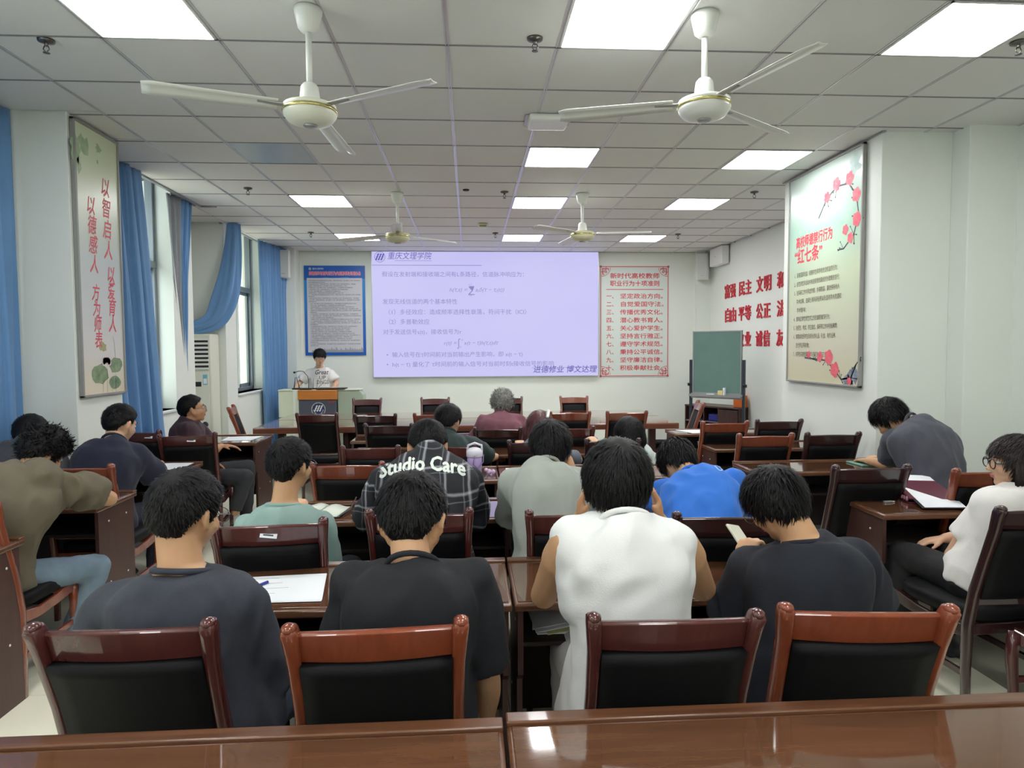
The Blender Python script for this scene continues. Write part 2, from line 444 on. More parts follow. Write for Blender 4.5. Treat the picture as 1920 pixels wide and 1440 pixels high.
# curtain thrown over the air conditioner
sp = [Vector(p) for p in ((-3.02, 9.0, 3.28), (-3.03, 8.97, 2.95), (-3.06, 8.93, 2.6), (-3.1, 8.89, 2.35), (-3.15, 8.86, 2.17), (-3.22, 8.83, 2.03), (-3.36, 8.78, 1.96), (-3.52, 8.76, 1.93), (-3.66, 8.74, 1.92))]
ra = [0.075, 0.10, 0.125, 0.15, 0.15, 0.13, 0.085, 0.07, 0.03]
vs = []; fs = []; n = 44
for i, p in enumerate(sp):
    t = (sp[min(i+1, 8)]-sp[max(i-1, 0)]).normalized(); a1 = Vector((0, 1, 0)); a2 = t.cross(a1).normalized()
    for k in range(n):
        a = 2*PI*k/n; r = ra[i]*(1+0.16*math.sin(5*a+0.4*i)+0.08*math.sin(9*a-i*0.5))
        vs.append(p+a2*math.cos(a)*r+a1*math.sin(a)*r*0.7)
for i in range(8):
    for k in range(n): l = (k+1) % n; fs.append((i*n+k, i*n+l, (i+1)*n+l, (i+1)*n+k))
fs.append(tuple(range(n))); fs.append(tuple(range(8*n, 9*n))[::-1])
o = MB().add(vs, fs, True).build('curtain', M_curtain); tag(o, 'blue curtain swept aside and draped over the top of the white air conditioner', 'curtain', 'blue curtains along the window wall')
md = o.modifiers.new('s', 'SUBSURF'); md.levels = 1; md.render_levels = 2

# ------------------------------------------------------------------ ceiling lights, sprinklers, fans
def ceiling_light(c, r, label):
    x, y = X0+0.6*c, Y0+0.6*r
    t = thing('ceiling_light', (x+0.3, y+0.3, H), label=label, cat='ceiling light', group='square lit panels in the ceiling')
    f = MB(); w = 0.293
    f.box((-w, -w, -0.004), (w, -w+0.012, 0.012)); f.box((-w, w-0.012, -0.004), (w, w, 0.012)); f.box((-w, -w, -0.004), (-w+0.012, w, 0.012)); f.box((w-0.012, -w, -0.004), (w, w, 0.012))
    f.build('frame', M_white, t)
    MB().box((-w+0.012, -w+0.012, 0.0), (w-0.012, w-0.012, 0.01)).build('diffuser', M_lamp, t)
rowname = {-1: 'nearest visible row', 3: 'second row', 6: 'third row', 10: 'row nearest the screen', -5: 'row above the camera', -8: 'row behind the camera', -11: 'unseen rear row added to brighten the room'}
colname = {-3: 'on the window side', 1: 'in the middle', 4: 'near the red wall letters side'}
for c, r in sorted(LAMPS): ceiling_light(c, r, 'square lit ceiling panel %s, %s' % (colname[c], rowname[r]))

def sprinkler(x, y, label):
    t = thing('sprinkler', (x, y, H), label=label, cat='sprinkler', group='fire sprinklers on the ceiling')
    MB().lathe([(0.012, -0.016), (0.04, -0.008), (0.042, 0.003)]).build('escutcheon', mat('chrome_dull', (110, 108, 105), 0.3, metal=0.9), t)
    b = MB(); b.lathe([(0.01, -0.03), (0.01, -0.01)], n=10); b.tube([(0.01, 0, -0.03), (0.016, 0, -0.045), (0, 0, -0.062)], 0.003, 6); b.tube([(-0.01, 0, -0.03), (-0.016, 0, -0.045), (0, 0, -0.062)], 0.003, 6); b.lathe([(0.017, -0.066), (0.017, -0.063)], n=12)
    b.build('nozzle', MATS['chrome_dull'], t)
for x, y, l in ((-2.21, 3.79, 'near the window-side light panel'), (0.36, 3.64, 'beside the middle light panel'), (2.97, 3.55, 'at the right picture edge'),
                (-2.22, 7.07, 'behind the window-side big fan'), (0.38, 7.13, 'between the two far fans and big fans'), (3.01, 7.03, 'before the plum blossom banner pillar'),
                (-2.19, 9.66, 'by the far curtain'), (0.38, 9.63, 'above the screen'), (3.01, 9.64, 'by the far white wall box')):
    sprinkler(x, y, 'small metal ceiling sprinkler ' + l)
t = thing('ceiling_speaker_dot', (-0.02, 7.05, H), label='tiny dark round cap on a ceiling tile', cat='sensor'); MB().lathe([(0.03, -0.01), (0.035, 0.002)]).build('cap', M_dark, t)
t = thing('smoke_detector', (0.19, 8.94, H), label='small cream box detector on the ceiling ahead of the screen', cat='detector')
MB().bbox((-0.06, -0.05, -0.055), (0.06, 0.05, 0.0), 0.012).build('housing', M_offw, t); MB().box((-0.045, -0.052, -0.045), (0.045, -0.048, -0.02)).build('vent', mat('vent_olive', (150, 150, 120), 0.5), t)
t = thing('wireless_router', (0.57, 4.87, H), label='white flat wireless unit fixed on the ceiling beside the right big fan', cat='router')
MB().bbox((-0.14, -0.12, -0.05), (0.14, 0.12, 0.0), 0.022, seg=3).build('housing', M_white, t); MB().box((-0.16, -0.08, -0.004), (0.17, 0.14, 0.0)).build('mounting_plate', M_alu, t)

def fan(x, y, zh, angs, label, col):
    t = thing('ceiling_fan', (x, y, H), label=label, cat='ceiling fan', group='three-bladed ceiling fans')
    d = zh-H
    MB().lathe([(0.068, 0.0), (0.066, -0.02), (0.05, -0.09), (0.03, -0.11)]).build('canopy', M_white_p, t)
    MB().lathe([(0.015, -0.1), (0.015, d+0.08)], n=14).build('down_rod', M_white_p, t)
    MB().lathe([(0.03, d+0.135), (0.042, d+0.12), (0.05, d+0.055), (0.05, d+0.04)]).build('rod_cup', M_white_p, t)
    MB().lathe([(0.04, d+0.045), (0.10, d+0.04), (0.125, d+0.03), (0.128, d+0.008)]).build('motor_top', col, t)
    MB().lathe([(0.128, d+0.012), (0.131, d+0.006), (0.131, d-0.002), (0.126, d-0.006)]).build('trim_ring', M_gold, t)
    MB().lathe([(0.128, d-0.002), (0.125, d-0.018), (0.105, d-0.045), (0.07, d-0.058), (0.03, d-0.062), (0.002, d-0.062)]).build('motor_bottom', col, t)
    MB().lathe([(0.035, d-0.062), (0.03, d-0.07), (0.002, d-0.07)], n=12).build('switch_cap', M_alu, t)
    for a in angs:
        a = math.radians(a); M = Matrix.Rotation(a, 4, 'Z') @ Matrix.Translation((0, 0, d+0.015))
        b = MB(); nst = 14; vs = []; fs = []
        for i in range(nst+1):
            u = i/nst; r = 0.15+0.57*u; w = 0.046+0.012*u
            if u > 0.93: w *= 1-(u-0.93)*3
            dr = -0.01*u
            for k, cc in enumerate((-1, -0.35, 0, 0.35, 1)):
                z = dr+cc*w*0.22+(0.008 if cc == 0 else 0)+0.004*(1-cc*cc)
                vs.append((r, cc*w+0.0, z))
        for i in range(nst):
            for k in range(4): fs.append((i*5+k, i*5+k+1, (i+1)*5+k+1, (i+1)*5+k))
        b.add(vs, fs, True, M); o = b.build('blade', M_white_p, t); md = o.modifiers.new('t', 'SOLIDIFY'); md.thickness = 0.003
        MB().bar([(0.09, 0, 0.005), (0.16, 0, 0.004), (0.24, 0, 0.006)], 0.035, 0.006, M, side=Vector((0, 1, 0))).build('blade_iron', M_alu, o)
fan(-0.76, 3.39, 2.80, (-158, -33, 86), 'near white ceiling fan over the black T-shirt students, window side', M_offw)
fan(1.17, 3.34, 2.84, (165, -72, 35), 'near white ceiling fan beside the ceiling wireless unit', M_white_p)
fan(-0.74, 7.22, 2.83, (155, 35, -85), 'far small-looking ceiling fan before the left part of the screen', mat('fan_cream', (205, 205, 170), 0.35))
fan(1.21, 7.19, 2.85, (-140, -15, 100), 'far small-looking ceiling fan before the right part of the screen', MATS['fan_cream'])

# ------------------------------------------------------------------ video wall and its slide
def emis(name, rgb, s, rgb2=None):
    m = bpy.data.materials.new(name); m.use_nodes = True; MATS[name] = m
    nt = m.node_tree; b = nt.nodes['Principled BSDF']; b.inputs['Base Color'].default_value = (0.02, 0.02, 0.02, 1); b.inputs['Roughness'].default_value = 0.6
    b.inputs['Emission Color'].default_value = (*lin(rgb), 1); b.inputs['Emission Strength'].default_value = s
    return m
M_screen = emis('screen_lavender', (203, 199, 250), 0.92)
nt = M_screen.node_tree; tc = nt.nodes.new('ShaderNodeTexCoord'); n = nt.nodes.new('ShaderNodeTexNoise'); n.inputs['Scale'].default_value = 0.7
r = nt.nodes.new('ShaderNodeValToRGB'); r.color_ramp.elements[0].color = (*lin((196, 194, 250)), 1); r.color_ramp.elements[1].color = (*lin((214, 208, 250)), 1)
nt.links.new(tc.outputs['Object'], n.inputs[0]); nt.links.new(n.outputs['Fac'], r.inputs[0]); nt.links.new(r.outputs[0], nt.nodes['Principled BSDF'].inputs['Emission Color'])
M_stext = emis('slide_text', (138, 130, 190), 1.0); M_slogo = emis('slide_logo', (92, 86, 170), 1.0)
scr = thing('video_screen', (0.3, YB, 1.19), label='big lavender video wall showing a lecture slide with formulas', cat='screen')
MB().box((-1.915, -0.075, -0.005), (1.905, 0, 2.093)).build('housing', M_alu, scr)
panel = MB().box((-1.905, -0.08, 0.0), (1.895, -0.076, 2.088)).build('display', M_screen, scr)
sx0, sz0 = -1.905, 2.088
def S(px, py):   # slide position from fractions of its width and height
    return sx0+px*3.8, sz0-py*2.088
K = dict(res=2)
it = []
def sl(body, u, v, size, w=None, **k):
    x, z = S(u, v); it.append((body, x, z, dict(size=size, width=w, **K, **k)))
def U(px): return (px-50)/1368       # pixel columns / rows of the enlarged photograph crop of the slide
def V(py): return (py-70)/745
def sw(a, b): return (b-a)/1368*3.8
sl('假设在发射端和接收端之间有L条路径，信道脉冲响应为：', U(108), V(216), 0.095, sw(108, 960))
sl('h(τ,t) =', U(508), V(306), 0.09, sw(508, 618), shear=0.3)
sl('∑', U(622), V(318), 0.17, sw(624, 662)); sl('L-1', U(628), V(268), 0.04); sl('i=0', U(628), V(334), 0.04)
sl('aᵢδ(τ − τᵢ(t))', U(665), V(306), 0.09, sw(665, 840), shear=0.3)
sl('发现无线信道的两个基本特性', U(110), V(378), 0.095, sw(110, 556))
sl('（1）多径效应：造成频率选择性衰落，符间干扰（ICI）', U(122), V(440), 0.095, sw(122, 950))
sl('（2）多普勒效应', U(122), V(498), 0.095, sw(122, 364))
sl('对于发送信号s(t)，接收信号为r', U(110), V(558), 0.095, sw(110, 580))
sl('r(t) =', U(472), V(624), 0.09, sw(472, 550), shear=0.3); sl('∫', U(555), V(634), 0.17, sw(556, 576)); sl('∞', U(578), V(600), 0.04); sl('0', U(572), V(642), 0.04)
sl('x(t − τ)h(τ,t)dτ', U(594), V(624), 0.09, sw(594, 806), shear=0.3)
sl('•', U(128), V(694), 0.1); sl('输入信号在τ时间前对当前输出产生影响，即 x(t − τ)', U(162), V(694), 0.095, sw(162, 950))
sl('•', U(128), V(752), 0.1); sl('h(t − τ) 量化了 τ时间前的输入信号对当前时刻t接收信号的影响', U(162), V(752), 0.095, sw(162, 1140))
join_text('slide_text', it, M_stext, panel, (0, -0.0815, 0), (PI/2, 0, 0), label='violet Chinese lecture text and formulas on the slide')
it = []
sl('重庆文理学院', U(142), V(112), 0.13, sw(142, 405), shear=0.2); sl('进德修业 博文达理', U(1015), V(792), 0.13, sw(1015, 1408), shear=0.15, bold=0.008)
join_text('slide_heading', it, M_slogo, panel, (0, -0.0815, 0), (PI/2, 0, 0), label='dark violet brush heading and motto on the slide')
lg = MB()
cx, cz = S(U(98), V(102))
def ring(mb, cx, cz, r0, r1, n=40, y=-0.0815):
    vs = []; fs = []
    for i in range(n):
        a = 2*PI*i/n; vs += [(cx+r0*math.cos(a), y, cz+r0*math.sin(a)), (cx+r1*math.cos(a), y, cz+r1*math.sin(a))]
    for i in range(n): j = (i+1) % n; fs.append((2*i, 2*i+1, 2*j+1, 2*j))
    mb.add(vs, fs)
def waves(mb, cx, cz, s, y, n=3):
    for k in range(n):
        for q in (-1, 0, 1):
            x = cx+(k-1)*s*0.5+q*s*0.18; z = cz+q*s*0.42
            pts = [(-0.2, -0.2), (0.02, -0.26), (0.22, 0.06), (0.2, 0.24), (-0.04, 0.2), (-0.2, 0.0)]
            mb.add([(x+a*s*0.95, y, z+b*s*0.95) for a, b in pts], [tuple(range(6))])
ring(lg, cx, cz, 0.082, 0.088); ring(lg, cx, cz, 0.06, 0.0625); waves(lg, cx, cz, 0.085, -0.0815)
a, b = S(0.0, 0.106); c_, d_ = S(0.48, 0.109); lg.box((a, -0.0816, d_), (c_, -0.0812, b)); a, b = S(0.10, 0.071); c_, d_ = S(0.26, 0.0735); lg.box((a, -0.0816, d_), (c_, -0.0812, b))
a, b = S(0.70, 0.931); c_, d_ = S(1.0, 0.933); lg.box((a, -0.0816, d_), (c_, -0.0812, b))
lg.build('slide_emblem', M_slogo, panel, label='round emblem and thin rules on the slide')

# ------------------------------------------------------------------ blue poster
bp = thing('poster', (-2.23, YB, 1.56), label='tall blue framed notice with dense grey text behind the speaker', cat='poster')
def gradmat(name, stops, axis=2, zlen=1.0, rough=0.35):
    m = bpy.data.materials.new(name); m.use_nodes = True; nt = m.node_tree; b = nt.nodes['Principled BSDF']; b.inputs['Roughness'].default_value = rough
    tc = nt.nodes.new('ShaderNodeTexCoord'); sp_ = nt.nodes.new('ShaderNodeSeparateXYZ'); ad = nt.nodes.new('ShaderNodeMath'); ad.operation = 'MULTIPLY'; ad.inputs[1].default_value = 1/zlen
    ns = nt.nodes.new('ShaderNodeTexNoise'); ns.inputs['Scale'].default_value = 1.6; a2 = nt.nodes.new('ShaderNodeMath'); a2.operation = 'MULTIPLY_ADD'; a2.inputs[1].default_value = 0.25; 
    rp = nt.nodes.new('ShaderNodeValToRGB')
    while len(rp.color_ramp.elements) < len(stops): rp.color_ramp.elements.new(0.5)
    for e, (p, c) in zip(rp.color_ramp.elements, stops): e.position = p; e.color = (*lin(c), 1)
    nt.links.new(tc.outputs['Object'], sp_.inputs[0]); nt.links.new(sp_.outputs[axis], ad.inputs[0]); nt.links.new(tc.outputs['Object'], ns.inputs[0])
    nt.links.new(ns.outputs['Fac'], a2.inputs[0]); nt.links.new(ad.outputs[0], a2.inputs[2]); nt.links.new(a2.outputs[0], rp.inputs[0]); nt.links.new(rp.outputs[0], b.inputs['Base Color'])
    return m
MB().box((-0.5, -0.025, 0), (0.5, 0, 1.49)).build('board', gradmat('poster_blue', [(0.0, (20, 84, 176)), (0.5, (28, 104, 190)), (1.0, (46, 138, 208)), (1.12, (18, 92, 180))], zlen=1.49), bp)
pb = MB(); pb.bbox((-0.455, -0.03, 0.05), (0.455, -0.02, 1.285), 0.004); pb.build('text_field', mat('poster_field', (196, 196, 204), 0.5, rgb2=(206, 206, 212), vscale=2), bp)
body = '严禁在教育教学活动中损害国家利益违背社会公序良俗，不得发表传播不当言论；坚持立德树人为人师表，廉洁自律规范从教行为。'
it = []; z = 1.235; rr = random.Random(4)
lens = [54, 17, 49, 40, 46, 41, 33, 36, 54, 6, 52, 53, 8, 48, 37, 46, 50, 53, 7, 50, 53, 24, 52, 50, 53, 8, 49, 42, 41, 43, 46, 52, 44, 43, 52, 8, 52, 8]
for k, L in enumerate(lens):
    s = ('%d.' % (k+1) if L > 20 else '')+''.join(body[(k*7+i) % len(body)] for i in range(L))
    it.append((s, -0.43+(0.02 if k > 12 else 0), z, dict(size=0.019, width=L*0.0158, res=1, bold=0.012))); z -= 0.0292
join_text('small_print', it, mat('print_grey', (92, 92, 100), 0.6), bp, (0, -0.0305, 0), (PI/2, 0, 0))
join_text('title', [('师德师风考核失范行为负面清单及处理办法', -0.42, 1.335, dict(size=0.07, width=0.84, bold=0.02, res=2))], mat('title_red', (226, 92, 108), 0.5), bp, (0, -0.0262, 0), (PI/2, 0, 0))
join_text('title_outline', [('师德师风考核失范行为负面清单及处理办法', -0.42, 1.335, dict(size=0.07, width=0.845, bold=0.05, res=1))], mat('title_white', (236, 210, 222), 0.5), bp, (0, -0.0256, 0), (PI/2, 0, 0))
join_text('heading', [('重庆文理学院', -0.36, 1.425, dict(size=0.035, width=0.18, res=1))], M_white, bp, (0, -0.0257, 0), (PI/2, 0, 0))
b = MB(); ring(b, -0.40, 1.437, 0.016, 0.021, 20, -0.0257); ring(b, -0.40, 1.437, 0.0, 0.008, 12, -0.0257); b.build('emblem', M_white, bp)
b = MB()
for k in range(22):
    x = -0.40+0.0385*k; h = 0.035+0.05*abs(math.sin(k*1.7))*(0.4+0.6*abs(math.sin(k*0.5)))
    b.add([(x, -0.0306, 0.055), (x+0.05, -0.0306, 0.055), (x+0.045, -0.0306, 0.055+h*0.7), (x+0.02, -0.0306, 0.06+h)], [(0, 1, 2, 3)])
b.build('sketch_band', mat('sketch_grey', (160, 162, 168), 0.6), bp)

# ------------------------------------------------------------------ red framed rules
rp_ = thing('notice', (2.835, YB, 1.16), label='white notice with red corner fretwork and red Chinese rules right of the screen', cat='notice')
MB().box((-0.6, -0.012, 0), (0.6, 0, 1.9)).build('board', mat('notice_white', (216, 226, 220), 0.5), rp_)
M_nred = mat('notice_red', (206, 60, 78), 0.5)
fb = MB()
for x0, z0, x1, z1 in ((-0.59, 0.01, 0.59, 0.022), (-0.59, 1.878, 0.59, 1.89), (-0.59, 0.01, -0.578, 1.89), (0.578, 0.01, 0.59, 1.89)): fb.box((x0, -0.014, z0), (x1, -0.012, z1))
for sx_ in (-1, 1):
    for sz_ in (-1, 1):
        cx, cz = sx_*0.59, 0.95+sz_*0.94
        def q(a, b, c, d):
            xs = sorted((cx-sx_*a, cx-sx_*c)); zs = sorted((cz-sz_*b, cz-sz_*d)); fb.box((xs[0], -0.0145, zs[0]), (xs[1], -0.012, zs[1]))
        q(0.03, 0.03, 0.13, 0.045); q(0.03, 0.03, 0.045, 0.13); q(0.03, 0.13, 0.07, 0.142); q(0.13, 0.03, 0.142, 0.07); q(0.06, 0.06, 0.10, 0.07); q(0.06, 0.06, 0.07, 0.10); q(0.09, 0.0, 0.10, 0.12); q(0.0, 0.09, 0.12, 0.10)
        q(0.02, 0.16, 0.032, 0.17); q(-0.012, -0.012, 0.02, 0.02)
        pts = [(cx-sx_*(0.02+0.15*math.cos(t)), -0.0145, cz-sz_*(0.02+0.15*math.sin(t))) for t in [PI/2*i/8 for i in range(9)]]
        fb.tube(pts, 0.004, 5)
fb.build('fretwork_border', M_nred, rp_)
it = []
zz = lambda py: 1.9-(py-153)/665*1.9
xx = lambda px: -0.6+(px-1420)/415*1.2
it += [('新时代高校教师', xx(1480), zz(226), dict(size=0.1, width=0.85, bold=0.02)), ('职业行为十项准则', xx(1480), zz(271), dict(size=0.1, width=0.85, bold=0.02))]
rules = ['坚定政治方向。', '自觉爱国守法。', '传播优秀文化。', '潜心教书育人。', '关心爱护学生。', '坚持言行雅正。', '遵守学术规范。', '秉持公平诚信。', '坚守廉洁自律。', '积极奉献社会。']
for k, (nn, s) in enumerate(zip('一二三四五六七八九十', rules)):
    py = 346+k*47.8
    it += [(nn+'、', xx(1458), zz(py), dict(size=0.095, sx=1.0, bold=0.015)), (s, xx(1540), zz(py), dict(size=0.095, width=0.74, bold=0.015))]
join_text('red_characters', it, M_nred, rp_, (0, -0.0135, 0), (PI/2, 0, 0), label='red numbered Chinese rules in ten lines')
MB().box((xx(1458), -0.0135, zz(296)), (xx(1800), -0.012, zz(292))).build('rule_line', M_nred, rp_)

# ------------------------------------------------------------------ wall speakers and box
def speaker(x, y, z, rz, label):
    t = thing('wall_speaker', (x, y, z), rz, label, 'speaker', 'white wall speakers high in the corners')
    MB().bbox((-0.095, -0.085, 0), (0.095, 0.085, 0.43), 0.015).build('cabinet', M_white, t)
    MB().bbox((-0.082, -0.093, 0.012), (0.082, -0.084, 0.418), 0.006).build('grille', mat('speaker_grille', (205, 208, 205), 0.6, bump=0.6, bscale=700), t)
    MB().box((-0.025, -0.0945, 0.05), (0.025, -0.093, 0.062)).build('badge', M_alu, t)
    b = MB(); b.tube([(0.0, 0.085, 0.3), (0.0, 0.14, 0.33)], 0.012); b.tube([(0.02, 0.08, 0.43), (0.05, 0.1, 0.5), (0.09, 0.16, 0.55)], 0.004, 6); b.build('bracket', M_alu, t)
speaker(-2.93, 11.02, 2.80, 0.12, 'white wall speaker high on the pillar beside the blue curtain')
speaker(3.95, 11.27, 2.80, -0.45, 'white wall speaker in the corner beside the blackboard')
t = thing('wall_box', (XR-0.02, 10.82, 2.99), label='white square equipment box high on the wall above the red letters', cat='box')
MB().bbox((-0.12, -0.27, 0), (0, 0.27, 0.285), 0.012).build('case', M_white, t); MB().lathe([(0.006, 0), (0.006, 0.004)], n=10, M=Matrix.Translation((-0.12, 0.02, 0.14)) @ Matrix.Rotation(-PI/2, 4, 'Y')).build('lock', M_dark, t)
MB().bbox((-0.125, -0.275, 0.275), (0, 0.275, 0.292), 0.004).build('lid', mat('box_lid_grey', (170, 172, 172), 0.4), t)

# ------------------------------------------------------------------ raised red characters on the right wall
rowsC = [('富强', '民主', '文明', '和'), ('自由', '平等', '公正', '法'), (None, '敬业', '诚信', '友')]
ypos = [10.72, 10.14, 9.50, 8.84]; zrow = [2.47, 2.09, 1.70]
nth = ['top', 'middle', 'bottom']; wrd = ['first', 'second', 'third', 'fourth']
for ri, rw in enumerate(rowsC):
    for wi, wd in enumerate(rw):
        if wd is None: wd = '爱国'
        for ci, ch in enumerate(wd):
            me = text_mesh(ch, size=0.235, bold=0.016, extrude=0.007, res=2, width=0.205)
            me.materials.clear(); me.materials.append(M_red)
            o = bpy.data.objects.new('wall_letter', me); link(o)
            o.rotation_euler = (PI/2, 0, -PI/2); o.location = (XR-0.008, ypos[wi]+0.04-ci*0.245, zrow[ri]-0.01)
            tag(o, 'raised red wall character %s, %s of the %s word in the %s row' % (ch, ('first', 'second')[ci], wrd[wi], nth[ri]), 'letter', 'raised red characters on the right wall')

# ------------------------------------------------------------------ long banner boards on the two pillars
M_bframe = mat('banner_frame', (150, 150, 146), 0.45, metal=0.15)
def banner(name, loc, rz, w, h, stops, label):
    t = thing(name, loc, rz, label, 'banner')
    MB().box((-w/2+0.005, -0.02, 0.005), (w/2-0.005, -0.001, h-0.005)).build('print_panel', gradmat(name+'_print', stops, zlen=h, rough=0.3), t)
    e = 0.018; f = MB()
    for a, b in (((-w/2, 0), (w/2, e)), ((-w/2, h-e), (w/2, h)), ((-w/2, 0), (-w/2+e, h)), ((w/2-e, 0), (w/2, h))): f.box((a[0], -0.03, a[1]), (b[0], 0, b[1]))
    f.build('frame', M_bframe, t, bevel=0.003)
    return t
def flat(mb, pts, y): mb.add([(a, y, b) for a, b in pts], [tuple(range(len(pts)))])
def blob(mb, cx, cz, r, y, n=10, seed=0, ax=1.0, jag=0.25):
    rr = random.Random(seed); flat(mb, [(cx+r*ax*(1+rr.uniform(-jag, jag))*math.cos(2*PI*i/n), cz+r*(1+rr.uniform(-jag, jag))*math.sin(2*PI*i/n)) for i in range(n)], y)
def stroke(mb, pts, w, y):
    for (a, b), (c, d) in zip(pts[:-1], pts[1:]):
        L = math.hypot(c-a, d-b) or 1; nx, nz = -(d-b)/L*w/2, (c-a)/L*w/2
        flat(mb, [(a-nx, b-nz), (c-nx*0.8, d-nz*0.8), (c+nx*0.8, d+nz*0.8), (a+nx, b+nz)], y)
# left: lotus and red brush characters.  local x runs away from the camera
lb = banner('lotus_banner', (-2.741, 5.225, 1.32), PI/2, 0.6, 1.95, [(0.05, (226, 212, 176)), (0.3, (214, 212, 206)), (0.62, (196, 206, 204)), (0.85, (214, 220, 200)), (1.1, (210, 222, 190))], 'narrow banner with red brush characters and a lotus on the window-side pillar')
red = mat('brush_red', (214, 76, 88), 0.5); it = []
for k, ch in enumerate('以智启人'): it.append((ch, 0.03+0.005*k, 1.50-0.155*k, dict(size=0.155, bold=0.01, shear=0.2, sx=0.8)))
for k, ch in enumerate('以爱育人'): it.append((ch, 0.075, 0.86-0.125*k, dict(size=0.14, bold=0.01, shear=0.2, sx=0.8)))
for k, ch in enumerate('以德感人'): it.append((ch, -0.17+0.006*k, 1.33-0.14*k, dict(size=0.145, bold=0.01, shear=0.2, sx=0.8)))
for k, ch in enumerate('方为师表'): it.append((ch, -0.14+0.005*k, 0.71-0.115*k, dict(size=0.13, bold=0.01, shear=0.2, sx=0.8)))
join_text('red_brush_characters', it, red, lb, (0, -0.0212, 0), (PI/2, 0, 0), label='two columns of red brush characters')
g = MB(); blob(g, -0.06, 0.16, 0.075, -0.0211, 14, 3, 1.5, 0.15); blob(g, 0.16, 0.22, 0.06, -0.0211, 14, 5, 1.6, 0.15); blob(g, 0.14, 0.09, 0.05, -0.0211, 14, 6, 1.7, 0.1)
g.build('lotus_leaves', mat('leaf_print', (92, 118, 92), 0.6, rgb2=(150, 168, 132), vscale=14), lb, label='green lotus leaves')
g = MB(); blob(g, -0.27, 1.74, 0.09, -0.0211, 16, 9, 0.7, 0.5); blob(g, -0.17, 1.8, 0.06, -0.0211, 14, 10, 1.0, 0.5); blob(g, -0.24, 1.63, 0.05, -0.0211, 12, 12, 0.6, 0.5); blob(g, 0.02, 1.82, 0.03, -0.0211, 12, 15, 1.2, 0.5); blob(g, 0.0, 1.72, 0.015, -0.0211, 8, 16, 1.0, 0.5)
g.build('willow_leaves', mat('leaf_print_pale', (140, 170, 128), 0.6, rgb2=(184, 204, 170), vscale=12), lb)
g = MB()
for k in range(7):
    a = -1.2+0.4*k; blob(g, 0.03+0.045*math.sin(a), 0.235+0.03*math.cos(a), 0.028, -0.0213, 10, 20+k, 0.8, 0.15)
g.build('lotus_flower', mat('lotus_pink', (206, 170, 186), 0.6, rgb2=(230, 214, 214), vscale=20), lb, label='pink lotus flower')
for a, b in ((-0.03, 0.1), (0.03, 0.2), (0.1, 0.06), (0.15, 0.17)):
    g = MB(); stroke(g, [(a, 0.02), (a+0.004, b)], 0.005, -0.0211); g.build('lotus_stem', mat('stem_print', (170, 166, 120), 0.6), lb)
g = MB(); stroke(g, [(0.16, 0.27), (0.15, 0.4), (0.13, 0.44)], 0.005, -0.0211); g.build('lotus_stem', MATS['stem_print'], lb)
g = MB(); blob(g, -0.01, 0.36, 0.035, -0.0211, 12, 31, 1.6, 0.3); g.build('seed_head', MATS['stem_print'], lb)
# right: plum blossom and the seven rules.  local x runs towards the camera
rb = banner('plum_banner', (3.152, 5.865, 1.32), -PI/2, 1.25, 1.95, [(0.05, (206, 200, 160)), (0.3, (206, 204, 178)), (0.6, (200, 212, 178)), (0.85, (160, 198, 178)), (1.1, (184, 200, 192))], 'large banner with plum blossom and red title on the pillar')
fu = lambda px: -0.625+px*1.25; fv = lambda py: 1.95*(1-py)
it = [('高校师德禁行行为', fu(0.12), fv(0.345), dict(size=0.115, width=0.64, bold=0.022)), ('“红七条”', fu(0.10), fv(0.42), dict(size=0.15, width=0.50, bold=0.025))]
join_text('red_title', it, mat('banner_red', (224, 58, 78), 0.5), rb, (0, -0.0212, 0), (PI/2, 0, 0), label='red banner title')
ls = ['1、损害国家利益，损害学生和学校合法权益的行为；', '2、在教育教学活动中有违背党的路线方针政策的言行；', '3、在科研工作中弄虚作假，抄袭剽窃，篡改侵吞他人', '     学术成果，违规使用科研经费以及滥用学术资源和', '     学术影响；', '4、影响正常教育教学工作的兼职兼薪行为；', '5、在招生、考试、学生推优、保研等工作中徇私舞弊；', '6、索要或收受学生及家长的礼品、礼金、有价证券、', '     支付凭证等财物；', '7、对学生实施性骚扰或与学生发生不正当关系。']
wd = [0.76, 0.80, 0.80, 0.78, 0.18, 0.66, 0.78, 0.76, 0.26, 0.68]
it = [(s, fu(0.10), fv(0.49+0.0425*k), dict(size=0.05, width=w_, res=1, bold=0.008)) for k, (s, w_) in enumerate(zip(ls, wd))]
join_text('printed_rules', it, mat('print_brown', (112, 108, 90), 0.6), rb, (0, -0.0212, 0), (PI/2, 0, 0), label='seven printed rules')
def plum(name, pts, fl, seed):
    g = MB(); stroke(g, pts, 0.016, -0.0211); rr = random.Random(seed)
    for (a, b) in pts[1:]:
        for k in range(4):
            an = rr.uniform(0, 6.28); L = rr.uniform(0.03, 0.09); stroke(g, [(a, b), (a+L*math.cos(an), b+L*math.sin(an))], 0.006, -0.0211); blob(g, a+L*math.cos(an), b+L*math.sin(an), 0.008, -0.0211, 7, k)
    g.build('branch', mat('branch_print', (72, 74, 78), 0.6), rb)
    f = MB()
    for k, (a, b, r) in enumerate(fl):
        for q in range(5): blob(f, a+r*0.6*math.cos(q*1.257), b+r*0.6*math.sin(q*1.257), r*0.55, -0.0213-0.0001*q, 9, seed+k*5+q, 1, 0.2)
    f.build('blossoms', mat('blossom_print', (222, 78, 96), 0.6, rgb2=(236, 120, 130), vscale=16), rb, label='red plum blossoms')
